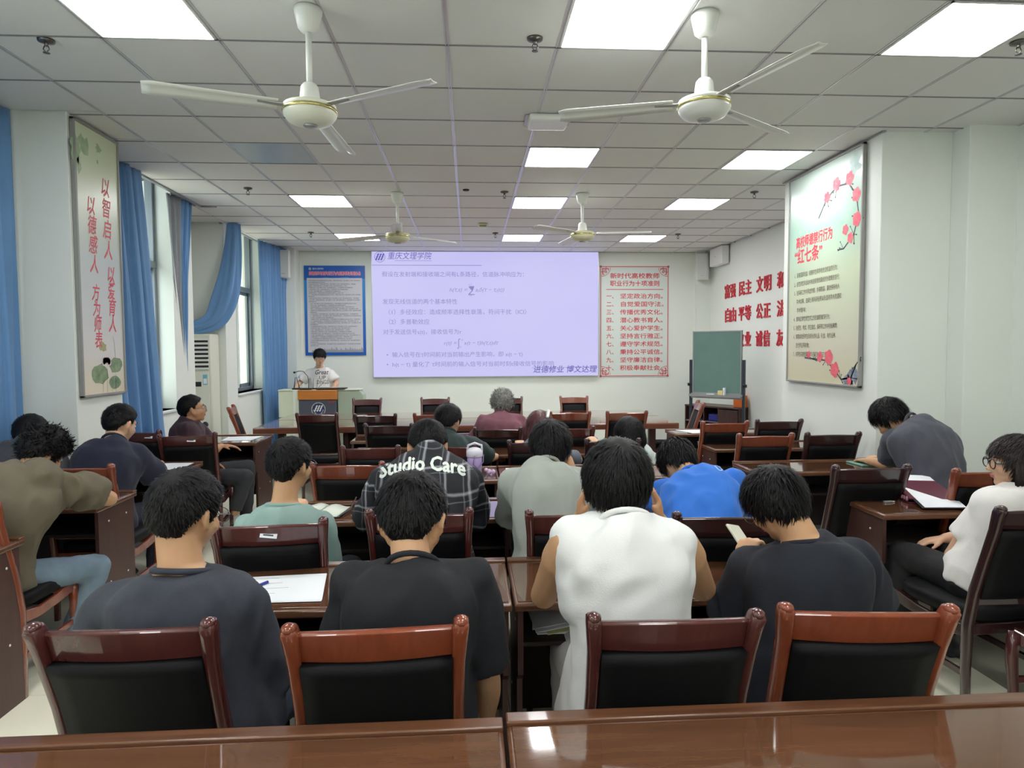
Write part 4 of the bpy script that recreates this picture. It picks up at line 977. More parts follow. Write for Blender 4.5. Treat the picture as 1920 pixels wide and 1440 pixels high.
# ------------------------------------------------------------------ small things on the desks
ZT = 0.7705
def sheets(name, pts, n, label, cat='paper', m=M_paper, z=ZT, jit=0.006, grp=None, lines=0):
    """a few loose sheets; pts = four corners"""
    rr = random.Random(len(label)); t = thing(name, (0, 0, z), label=label, cat=cat, group=grp)
    for k in range(n):
        b = MB(); q = [(x+rr.uniform(-jit, jit), y+rr.uniform(-jit, jit)) for x, y in pts]
        b.add([(x, y, k*0.0012) for x, y in q]+[(x, y, k*0.0012+0.0008) for x, y in q], [(3, 2, 1, 0), (4, 5, 6, 7), (0, 1, 5, 4), (1, 2, 6, 5), (2, 3, 7, 6), (3, 0, 4, 7)])
        o = b.build('sheet', m, t)
    if lines:
        b = MB(); p = [Vector((x, y, n*0.0012)) for x, y in pts]
        for k in range(lines):
            v = 0.1+0.8*k/max(1, lines-1); a = p[3].lerp(p[0], 1-v) if False else p[0].lerp(p[3], v); c = p[1].lerp(p[2], v); e = rr.uniform(0.3, 0.85)
            d_ = (c-a); u = (p[3]-p[0]).normalized()*0.002; s0 = a+d_*0.1; s1 = a+d_*e
            b.add([s0, s1, s1+u, s0+u], [(0, 1, 2, 3)])
        b.build('writing', M_ink, o)
    return t
sheets('paper_sheets', [(-0.90, 2.62), (-0.57, 2.65), (-0.52, 2.36), (-0.79, 2.36)], 4, 'stack of white sheets on the desk between the two black T-shirts', lines=5)
def pen(x, y, a, m, label, z=ZT+0.008):
    t = thing('pen', (x, y, z), a, label, 'pen'); MB().tube([(-0.07, 0, 0), (-0.062, 0, 0), (0.03, 0, 0)], [0.001, 0.0045, 0.0045]).build('barrel', M_white, t); MB().tube([(0.03, 0, 0), (0.068, 0, 0), (0.07, 0, 0)], [0.0055, 0.0055, 0.003]).build('cap', m, t)
pen(-0.80, 2.49, 1.0, mat('pen_blue', (40, 50, 150), 0.3), 'blue and white ballpoint pen on the white sheets', ZT+0.011)
t = thing('notebook', (-0.80, 3.68, ZT), -0.15, 'open notebook with pale green pages before the pale green T-shirt', 'notebook')
MB().bbox((-0.15, -0.12, 0), (0.13, 0.12, 0.006), 0.002).build('cover', M_dark, t)
for s in (-1, 1):
    b = MB(); vs = []; fs = []
    for i in range(7):
        u = i/6; x = s*u*0.125-0.01; z = 0.007+0.014*math.sin(PI*min(1, u*1.2+0.1))
        vs += [(x, -0.112, z), (x, 0.112, z)]
    for i in range(6): fs.append((2*i, 2*i+2, 2*i+3, 2*i+1))
    o = b.add(vs, fs, True).build('page_block', mat('notebook_page', (222, 230, 216), 0.7), t); md = o.modifiers.new('s', 'SOLIDIFY'); md.thickness = 0.004
MB().tube([(0.125, 0.1, 0.01), (0.15, 0.11, 0.06), (0.145, 0.02, 0.012), (0.13, -0.1, 0.006)], 0.004, 6).build('elastic_strap', M_dark, t)
sheets('paper_sheets', [(0.26, 4.93), (0.45, 4.95), (0.46, 4.62), (0.25, 4.62)], 2, 'white sheets on the desk left of the sage grey T-shirt')
sheets('paper_sheets', [(-2.52, 5.38), (-2.17, 5.42), (-2.16, 5.12), (-2.42, 5.10)], 2, 'white sheet under the hand of the navy T-shirt student')
sheets('paper_sheets', [(-2.45, 7.0), (-2.12, 7.02), (-2.15, 6.72), (-2.42, 6.70)], 3, 'printed sheets on the glass desk of the man in profile', lines=7)
sheets('paper_sheets', [(2.20, 7.08), (2.52, 7.08), (2.60, 6.82), (2.30, 6.82)], 2, 'white sheet on the small right-hand desk')
pen(2.42, 6.93, -0.8, M_dark, 'black pen on the sheet of the small right-hand desk', ZT+0.008)
t = thing('papers_in_shelf', (0.36, 2.55, 0.601), label='bundle of crumpled papers in the desk shelf beside the white sleeveless shirt', cat='paper')
for k in range(5):
    MB().box((-0.12, -0.13, 0.0), (0.14, 0.14, 0.004)).build('sheet', M_paper if k != 1 else mat('paper_yellowish', (206, 206, 150), 0.7), t)
for k, c in enumerate(t.children): c.location = (0.02*math.sin(k*2), 0.01*k, 0.012*k); c.rotation_euler = (0.03*k, -0.07*k, 0.15*math.sin(k*1.3))
# lilac bottle
t = thing('water_bottle', (0.03, 4.72, ZT), label='lilac insulated bottle with handle and strap on the desk', cat='bottle')
M_lil = mat('lilac', (186, 164, 214), 0.35); M_lil2 = mat('lilac_white', (222, 220, 232), 0.3)
MB().lathe([(0.045, 0), (0.05, 0.005), (0.052, 0.12), (0.05, 0.125)]).build('body', M_lil, t); MB().lathe([(0.054, 0.125), (0.058, 0.13), (0.058, 0.165), (0.045, 0.18), (0.02, 0.19)]).build('lid', M_lil2, t)
MB().tube([(-0.05, 0, 0.165), (-0.045, 0, 0.205), (0, 0, 0.222), (0.05, 0, 0.205), (0.052, 0, 0.165)], 0.008, 8).build('handle', M_lil2, t)
MB().tube([(0.0, -0.056, 0.14), (-0.01, -0.058, 0.08), (0.02, -0.056, 0.05), (0.06, -0.02, 0.09), (0.062, 0, 0.14)], 0.004, 6).build('strap', mat('strap_grey', (120, 110, 150), 0.5), t)
b = MB(); b.sph((0.1, -0.02, 0.02), 0.02); b.sph((0.13, -0.03, 0.022), 0.016); b.sph((0.08, -0.03, 0.035), 0.014); b.build('charm', mat('charm_pink', (206, 180, 214), 0.4), t)
# burgundy folder desk
t = thing('lever_folder', (2.62, 3.74, ZT), -0.22, 'burgundy ring folder propping up papers on the right-hand desk', 'folder')
M_bur = mat('burgundy', (92, 34, 54), 0.4)
M_ = Matrix.Rotation(0.13, 4, 'X')
b = MB(); b.bbox((-0.13, -0.17, 0.0), (0.14, 0.17, 0.006), 0.002); b.build('lower_cover', M_bur, t)
b = MB(); b.bbox((-0.13, -0.17, 0.045), (0.14, 0.17, 0.052), 0.002, Matrix.Rotation(0.12, 4, 'X')); b.build('upper_cover', M_bur, t)
b = MB(); b.box((-0.12, 0.12, 0.006), (0.13, 0.165, 0.06)); b.build('spine_block', M_bur, t)
b = MB()
for k in range(8): b.sph((-0.13+0.0*k, -0.14+k*0.035, 0.022), (0.008, 0.013, 0.014), 8, 6)
b.build('clear_sleeve_beads', mat('sleeve_pink', (176, 120, 142), 0.3), t)
P = [(2.62, 4.03, 0.075), (2.86, 4.02, 0.065), (2.66, 3.43, 0.008), (2.44, 3.45, 0.008)]
for k, (nm, m, dz, lab) in enumerate((('clipboard', M_dark, 0.0, 'dark green clipboard under the long white sheet'), ('printed_sheet', M_paper, 0.006, 'long white printed sheet sloping off the burgundy folder'))):
    b = MB(); q = [(x-(0.012 if k == 0 else 0), y+(0.0 if k == 0 else 0), ZT+z+dz) for x, y, z in P]
    b.add(q+[(x, y, z+0.003) for x, y, z in q], [(3, 2, 1, 0), (4, 5, 6, 7), (0, 1, 5, 4), (1, 2, 6, 5), (2, 3, 7, 6), (3, 0, 4, 7)]); o = b.build(nm, m); tag(o, lab, 'clipboard' if k == 0 else 'paper')
    if k == 1:
        lb_ = MB(); p = [Vector((x, y, ZT+z+0.0095)) for x, y, z in P]
        for j in range(9):
            v = 0.1+0.05*j; a = p[0].lerp(p[3], v); c = p[1].lerp(p[2], v); s0 = a.lerp(c, 0.1); s1 = a.lerp(c, 0.45+0.4*abs(math.sin(j*3))); u = (p[3]-p[0]).normalized()*0.0015
            lb_.add([s0, s1, s1+u, s0+u], [(0, 1, 2, 3)])
        lb_.build('printed_lines', mat('ink_pale', (150, 156, 165), 0.7), o)
t = thing('pencil_case', (2.84, 3.66, ZT), 0.1, 'small mint green oval case at the edge of the right-hand desk', 'case'); MB().bbox((-0.045, -0.028, 0), (0.045, 0.028, 0.028), 0.013, seg=3).build('body', mat('mint', (170, 214, 186), 0.35), t); MB().box((-0.046, -0.003, 0.012), (0.046, 0.0285, 0.014)).build('zip', M_alu, t)
pen(2.76, 3.76, 0.0, mat('mint_pen', (196, 206, 170), 0.3), 'pale green pen beside the mint case')
t = thing('key_chain', (2.79, 3.62, ZT), label='small metal key chain in front of the mint case', cat='keys')
b = MB()
for k in range(5): b.tube([(0.016*k+0.008*math.cos(a), 0.008*math.sin(a)+0.006*(k % 2), 0.003) for a in [i*PI/4 for i in range(8)]], 0.0018, 5, closed=True)
b.build('links', M_alu, t); MB().bbox((-0.03, -0.01, 0), (-0.005, 0.005, 0.003), 0.001).build('key', M_alu, t)
t = thing('flash_drive', (2.36, 3.64, ZT), 0.2, 'tiny clear grey stick beside the burgundy folder', 'usb stick'); MB().bbox((-0.03, -0.009, 0), (0.025, 0.009, 0.01), 0.003).build('body', M_alu, t); MB().box((0.025, -0.006, 0.002), (0.038, 0.006, 0.007)).build('plug', M_white, t)
t = thing('phone_case', (3.08, 3.80, ZT), 0.3, 'clear lilac pouch on the desk beside the girl in white', 'pouch'); MB().bbox((-0.12, -0.05, 0), (0.1, 0.05, 0.03), 0.012).build('pouch', mat('lilac_clear', (170, 150, 176), 0.2, trans=0.3), t); MB().tube([(-0.11, -0.03, 0.031), (0.09, 0.02, 0.031)], 0.003, 6).build('zip', M_white, t)
t = thing('notebook', (2.97, 4.86, ZT), 0.05, 'flat mint green notebook beside the grey shirt', 'notebook'); MB().bbox((-0.1, -0.1, 0), (0.1, 0.1, 0.012), 0.004).build('cover', mat('mint_dark', (120, 160, 146), 0.5), t); MB().box((-0.098, -0.098, 0.003), (0.101, 0.098, 0.009)).build('pages', M_paper, t)
t = thing('notebook', (3.04, 4.86, ZT+0.0125), 0.2, 'dark grey-green notebook on top of the mint one', 'notebook'); MB().bbox((-0.09, -0.09, 0), (0.09, 0.09, 0.026), 0.006).build('cover', mat('slate_green', (86, 100, 98), 0.5), t); MB().box((-0.088, -0.088, 0.005), (0.091, 0.088, 0.021)).build('pages', M_paper, t)

# ------------------------------------------------------------------ people
def remesh(mb, vox, smooth=4, fac=0.5):
    me = mb.mesh('tmp'); o = bpy.data.objects.new('tmp', me); COL.objects.link(o)
    md = o.modifiers.new('r', 'REMESH'); md.mode = 'VOXEL'; md.voxel_size = vox; md.use_smooth_shade = True
    if smooth: ms = o.modifiers.new('s', 'SMOOTH'); ms.factor = fac; ms.iterations = smooth
    dg = bpy.context.evaluated_depsgraph_get(); dg.update()
    r = bpy.data.meshes.new_from_object(o.evaluated_get(dg))
    bpy.data.objects.remove(o); bpy.data.meshes.remove(me)
    r.materials.clear()
    r.polygons.foreach_set('use_smooth', [True]*len(r.polygons))
    return r
def put(name, me, m, root, label=None):
    me.materials.append(m); me.name = name
    o = bpy.data.objects.new(name, me); link(o, root); o.location = -root.location
    if label: o['label'] = label
    return o
SEC = [(-0.10, .170, .122), (0.0, .172, .125), (.10, .172, .125), (.32, .150, .105), (.55, .160, .110), (.75, .175, .112), (.88, .158, .098), (.96, .105, .078), (1.03, .060, .058)]
def torso(mb, d, g=0.0, t0=-0.1, t1=1.03, scale=1.0, flare=0.0, n=22, gd=None):
    P, N = d['P'], d['N']; back = d['back']
    C = P.lerp(N, 0.6)+back*d.get('bow', 0.05)
    rt0 = d['right']; rt1 = (d['SR']-d['SL']).normalized()
    W = (d['SR']-d['SL']).length/0.36
    gd = g if gd is None else gd
    rings = []
    steps = 15
    for i in range(steps+1):
        t = t0+(t1-t0)*i/steps
        for (ta, aa, ba), (tb, ab, bb) in zip(SEC[:-1], SEC[1:]):
            if ta-1e-6 <= t <= tb+1e-6: u = (t-ta)/(tb-ta); a = aa+(ab-aa)*u; b = ba+(bb-ba)*u; break
        else: a, b = SEC[-1][1:]
        wk = 1+(W-1)*smoothstep((t-0.3)/0.5) if t < .9 else 1+(W-1)*max(0, 1-(t-.9)/.12)
        belly = d.get('fat', 1.0)
        a = a*scale*wk*(belly if t < 0.85 else 1); b = b*scale*(belly if t < 0.85 else 1)
        if t < 0.35: a += flare*(0.35-t); b += flare*(0.35-t)
        p = P*(1-t)*(1-t)+C*2*t*(1-t)+N*t*t
        tg = ((C-P)*2*(1-t)+(N-C)*2*t).normalized()
        r = rt0.lerp(rt1, max(0, min(1, t))).normalized(); f = r.cross(tg)*-1; f.normalize(); r = (tg.cross(f)*-1).normalized()
        rings.append((p, r, f, a+g, b+gd))
    vs = []; fs = []
    for p, r, f, a, b in rings:
        for k in range(n):
            an = 2*PI*k/n; c, s = math.cos(an), math.sin(an); e = 2/2.4
            vs.append(p+r*(a*math.copysign(abs(c)**e, c))+f*(b*math.copysign(abs(s)**e, s)))
    m = len(rings)
    for j in range(m-1):
        for k in range(n): l = (k+1) % n; fs.append((j*n+k, j*n+l, (j+1)*n+l, (j+1)*n+k))
    fs += [tuple(range(n))[::-1], tuple(range((m-1)*n, m*n))]
    mb.add(vs, fs, True)
def hand(mb, E, W, sd, pose, s=1.0):
    """sd: -1 left, +1 right"""
    hd = pose.get('dir'); f = (W-E).normalized(); hd = Vector(hd).normalized() if hd else f
    pn = Vector(pose.get('palm', (0, 0, -1))); pn = (pn-hd*pn.dot(hd)).normalized()
    ts = hd.cross(pn)*sd; c = math.radians(pose.get('curl', 25))
    sp_ = pose.get('spread', 0.05)
    for i in range(4):
        k = W+hd*0.086*s+ts*(0.030-0.0205*i)*s - pn*0.0
        mb.cap(W+hd*0.012*s+ts*(0.014-0.01*i)*s, k, 0.015*s, 0.0115*s, 10)
        L = [.044, .048, .044, .034][i]*s; a = 0; p = k
        for j, (fr, r) in enumerate(((1, .0098), (.62, .0088), (.5, .0080))):
            a += c*(0.8 if j == 0 else 1.1)
            dr = (hd*math.cos(a)+pn*math.sin(a)+ts*sp_*(1.5-i)).normalized()
            q = p+dr*L*fr; mb.cap(p, q, (.0102, .0092, .0085)[j]*s, r*s, 10); p = q
    mb.sph(W+hd*0.05*s-pn*0.002, (0.03*s,)*3, 12, 8, rot=Matrix((ts, hd*1.25, pn*0.5)).transposed())
    b = W+hd*0.028*s+ts*0.024*s+pn*0.006*s; d1 = (hd*0.65+ts*pose.get('thumb', 0.75)+pn*0.25).normalized(); d2 = (hd*0.9+ts*0.25+pn*0.35).normalized()
    mb.cap(W+hd*0.012*s+ts*0.01*s, b, 0.015*s, 0.013*s, 10); mb.cap(b, b+d1*0.036*s, 0.0135*s, 0.0105*s, 10); mb.cap(b+d1*0.036*s, b+d1*0.036*s+d2*0.03*s, 0.0105*s, 0.0085*s, 10)
def head_parts(mb, HM, s, ear=1.0):
    rot = HM.to_3x3()
    R3 = rot.copy(); sc = s
    def E(c, r, tilt=None, n=16, m=10):
        rr = R3 @ tilt if tilt is not None else R3
        u = rr.normalized() if False else rr
        mb.sph(HM @ Vector(c), tuple(x for x in r), n, m, rot=rr)
    E((0, -.014, .02), (.077, .094, .088), n=24, m=16); E((0, .028, -.028), (.064, .064, .082), n=20, m=14); E((0, .02, -.072), (.052, .055, .036)); E((0, .064, -.09), (.024, .022, .019))
    mb.cap(HM @ Vector((0, .088, .012)), HM @ Vector((0, .107, -.026)), .008*s, .0125*s, 10); E((.010, .098, -.03), (.008, .008, .007), n=8, m=6); E((-.010, .098, -.03), (.008, .008, .007), n=8, m=6)
    mb.cap(HM @ Vector((-.034, .078, .026)), HM @ Vector((.034, .078, .026)), .013*s, .013*s, 10)
    for q in (-1, 1):
        E((q*.036, .062, -.028), (.026, .026, .026)); E((q*.062, .02, -.03), (.012, .03, .03))
    E((0, .087, -.056), (.021, .010, .0055), n=12, m=8); E((0, .085, -.065), (.018, .010, .006), n=12, m=8)
    for q in (-1, 1):
        t = Matrix.Rotation(q*0.38, 3, 'Z') @ Matrix.Rotation(-0.18, 3, 'X')
        E((q*.082, -.006, -.004), (.0075*ear, .019*ear, .031*ear), t); E((q*.088, -.014, .008), (.006, .012, .022), t, 10, 8); E((q*.080, .0, -.03), (.008, .011, .012), None, 10, 8)
ZT_TAB = [(0, 'front'), (50, 'front2'), (68, 'temple'), (84, 'burn'), (92, 'burn'), (99, 'earv'), (122, 'earb'), (145, 'nape2'), (180, 'nape')]
STY = {
 'short': dict(front=.058, front2=.05, temple=.02, burn=-.02, earv=.018, earb=-.02, nape2=-.072, nape=-.084, top=.024, side=.013, tuft=.032, lift=.12, w=.005, curl=0.16),
 'crew': dict(front=.062, front2=.055, temple=.03, burn=-.005, earv=.016, earb=-.02, nape2=-.06, nape=-.066, top=.018, side=.010, tuft=.018, lift=.3, w=.004, curl=0.25),
 'bowl': dict(front=.03, front2=.02, temple=-.01, burn=-.04, earv=-.035, earb=-.05, nape2=-.088, nape=-.095, top=.024, side=.022, tuft=.06, lift=.01, w=.006, curl=0.05),
 'shaggy': dict(front=.03, front2=.03, temple=.0, burn=-.03, earv=-.01, earb=-.03, nape2=-.08, nape=-.09, top=.028, side=.018, tuft=.055, lift=.07, w=.006, curl=0.16),
 'curly': dict(front=.03, front2=.03, temple=.0, burn=-.03, earv=-.0, earb=-.02, nape2=-.055, nape=-.065, top=.036, side=.024, tuft=.036, lift=.22, w=.006, curl=1.0),
 'fringe': dict(front=.035, front2=.035, temple=.0, burn=-.025, earv=.02, earb=-.012, nape2=-.045, nape=-.055, top=.032, side=.016, tuft=.04, lift=.12, w=.006, curl=0.15),
 'long': dict(front=.055, front2=.045, temple=.0, burn=-.05, earv=-.06, earb=-.07, nape2=-.10, nape=-.10, top=.022, side=.022, tuft=.07, lift=.0, w=.006, curl=0.05)}
def hair(HM, s, style, m, root, count, seed, long=None, label=None):
    S_ = dict(STY[style]); rr = random.Random(seed)
    tab = [(a, S_[k]) for a, k in ZT_TAB]
    def zl(ph):
        for (a, va), (b, vb) in zip(tab[:-1], tab[1:]):
            if a <= ph <= b: return va+(vb-va)*smoothstep((ph-a)/(b-a))
        return tab[-1][1]
    C = Vector((0, -.010, .014)); A = Vector((.079, .097, .098))
    def surf(u):
        # u unit direction -> (point, mask)
        k = 1/math.sqrt((u.x/A.x)**2+(u.y/A.y)**2+(u.z/A.z)**2); p = C+u*k
        if p.z < -0.02: 
            sh = 1-0.9*min(1, (-0.02-p.z)/0.12); p.x *= 0.72+0.28*sh; p.y = -0.01+(p.y+0.01)*(0.72+0.28*sh)
        ph = math.degrees(abs(math.atan2(p.x, p.y))) if (abs(p.x)+abs(p.y)) > 1e-6 else 0
        mk = smoothstep((p.z-zl(ph)+0.004)/0.02)
        th = S_['side']+(S_['top']-S_['side'])*smoothstep((p.z-0.0)/0.09)
        if p.z < -0.01: th *= max(0.25, 1-(-0.01-p.z)/0.11) if style in ('short', 'crew', 'curly', 'fringe') else 1
        return p, mk, th
    nu, nv = 40, 28; vs = []; fs = []
    for j in range(nv+1):
        th_ = PI*j/nv
        for i in range(nu):
            a = 2*PI*i/nu; u = Vector((math.sin(th_)*math.cos(a), math.sin(th_)*math.sin(a), math.cos(th_)))
            p, mk, th = surf(u)
            nz = noise.noise(Vector((u.x*4+seed, u.y*4, u.z*4)))*0.006*(2.2 if style == 'curly' else 1)
            vs.append(HM @ (p+u*(mk*(th+nz)-(1-mk)*0.014)))
    for j in range(nv):
        for i in range(nu): k = (i+1) % nu; fs.append((j*nu+i, (j+1)*nu+i, (j+1)*nu+k, j*nu+k))
    mb = MB().add(vs, fs, True)
    # tufts
    crown = Vector((0.01, -0.62, 0.78)).normalized(); L0 = S_['tuft']; lift = S_['lift']; w0 = S_['w']; cu = S_['curl']
    rot = HM.to_3x3(); sc = s
    tv = []; tf = []
    made = 0; tries = 0
    while made < count and tries < count*4:
        tries += 1
        z = rr.uniform(-0.95, 1); a = rr.uniform(0, 2*PI); q = math.sqrt(1-z*z); u = Vector((q*math.cos(a), q*math.sin(a), z))
        p, mk, th = surf(u)
        if mk < 0.55: continue
        made += 1
        p = p+u*(th*mk-0.003)
        fl = (u-crown); fl = fl-u*fl.dot(u)
        if fl.length < 0.05: fl = Vector((rr.uniform(-1, 1), rr.uniform(-1, 1), 0)); fl = fl-u*fl.dot(u)
        fl.normalize()
        rnd = Vector((rr.gauss(0, 1), rr.gauss(0, 1), rr.gauss(0, 1)))
        fl = (fl+rnd*cu*0.8).normalized(); ll = lift*rr.uniform(0.3, 1.3)
        L = L0*rr.uniform(0.6, 1.2); seg = 4; w = w0*rr.uniform(0.6, 1.3); n0 = len(tv); pt = p.copy(); dr = (fl*(1-ll*0.5)+u*ll).normalized(); cv = rnd*cu*0.9
        ph_ = math.degrees(abs(math.atan2(p.x, p.y))); mg = p.z-zl(ph_)
        if style in ('short', 'crew', 'fringe') and ph_ > 60: L *= max(0.25, min(1, mg/0.07))
        elif style != 'curly' and mk < 0.98: L *= 0.6
        for k in range(seg+1):
            side = dr.cross(u).normalized(); ww = w*(1-(k/seg)**2*0.95)/2
            if k < seg: tv.append(pt-side*ww); tv.append(pt+side*ww)
            else: tv.append(pt)
            pt = pt+dr*L/seg; uu = (pt-C).normalized()
            out = (pt-C); g = math.sqrt((out.x/(A.x+th))**2+(out.y/(A.y+th))**2+(out.z/(A.z+th))**2)
            dr = (dr+cv*0.5/seg*2+uu*(-0.5 if g > 1.02 and style != 'curly' else 0.1)*(0.9-lift)-u*0.0+Vector((0, 0, -0.12))).normalized()
            if style == 'curly': dr = (dr+dr.cross(uu)*rr.uniform(0.6, 1.6)).normalized()
        for k in range(seg-1): tf.append((n0+2*k, n0+2*k+1, n0+2*k+3, n0+2*k+2))
        tf.append((n0+2*seg-2, n0+2*seg-1, n0+2*seg))
    if long:
        # fall of long hair: world-down strips from the back and sides of the head
        inv = HM.inverted(); dn = (inv.to_3x3() @ Vector((0, 0, -1))).normalized()
        bm_ = MB()
        for k in range(11):
            ph = math.radians(95+ (170*k/10)); x = math.sin(ph+PI)*0.0; 
            ph = math.radians(-100+200*k/10); base = C+Vector((math.sin(ph)*0.082, -math.cos(ph)*0.092, -0.01))
            pts = [base, base+dn*long*0.35+Vector((math.sin(ph)*0.012, -0.012, 0)), base*0.92+dn*long*0.8*(0.85+0.15*math.cos(ph))+Vector((0, -0.018, 0)), base*0.8+dn*long*(0.9+0.1*math.cos(ph))+Vector((0, -0.02, 0))]
            bm_.tube([HM @ p for p in pts], [0.030*s, 0.032*s, 0.024*s, 0.008*s], 8)
        lm_ = remesh(bm_, 0.007, 6); n0 = len(mb.v)
        mb.add([v.co.copy() for v in lm_.vertices], [tuple(p.vertices) for p in lm_.polygons], True)
        bpy.data.meshes.remove(lm_)
        for q_ in range(int(count*0.7)):
            ph = math.radians(rr.uniform(-112, 112)); zz_ = rr.uniform(-0.04, 0.07); rad = 1.13+rr.uniform(0, 0.16)
            kz = math.sqrt(max(0.1, 1-(zz_/0.12)**2)) if zz_ > 0 else 1
            p = C+Vector((math.sin(ph)*0.082*rad*kz, -math.cos(ph)*0.094*rad*kz, zz_)); L = long*rr.uniform(0.75, 1.08)+zz_; n0 = len(tv); w = 0.007*rr.uniform(0.5, 1.2); seg = 6; wob = rr.uniform(-1, 1)*0.012
            out = Vector((math.sin(ph), -math.cos(ph), 0))
            for k in range(seg+1):
                t = k/seg; pt = p+dn*L*t+out*(0.022*math.sin(PI*min(1, t*1.2))-0.03*t*t)+Vector((wob*math.sin(3*t+wob*200), 0, 0)); side = dn.cross(out).normalized(); ww = w*(1-t*t*0.9)/2
                if k < seg: tv.append(pt-side*ww); tv.append(pt+side*ww)
                else: tv.append(pt)
            for k in range(seg-1): tf.append((n0+2*k, n0+2*k+1, n0+2*k+3, n0+2*k+2))
            tf.append((n0+2*seg-2, n0+2*seg-1, n0+2*seg))
    mb.add([HM @ v for v in tv], tf, True)
    o = put('hair', mb.mesh('hair'), m, root, label)
    return o
def shoe(root, A, fwd, m):
    Mx = Matrix.Translation((A.x, A.y, 0)) @ Matrix.Rotation(math.atan2(fwd.y, fwd.x)-PI/2, 4, 'Z')
    b = MB(); b.sph((0, 0.06, 0.04), (0.045, 0.13, 0.04)); b.sph((0, -0.01, 0.065), (0.042, 0.06, 0.055)); b.bbox((-0.046, -0.07, 0.0), (0.046, 0.18, 0.035), 0.012)
    me = remesh(b, 0.011, 4); me.transform(Mx); return put('shoe', me, m, root)

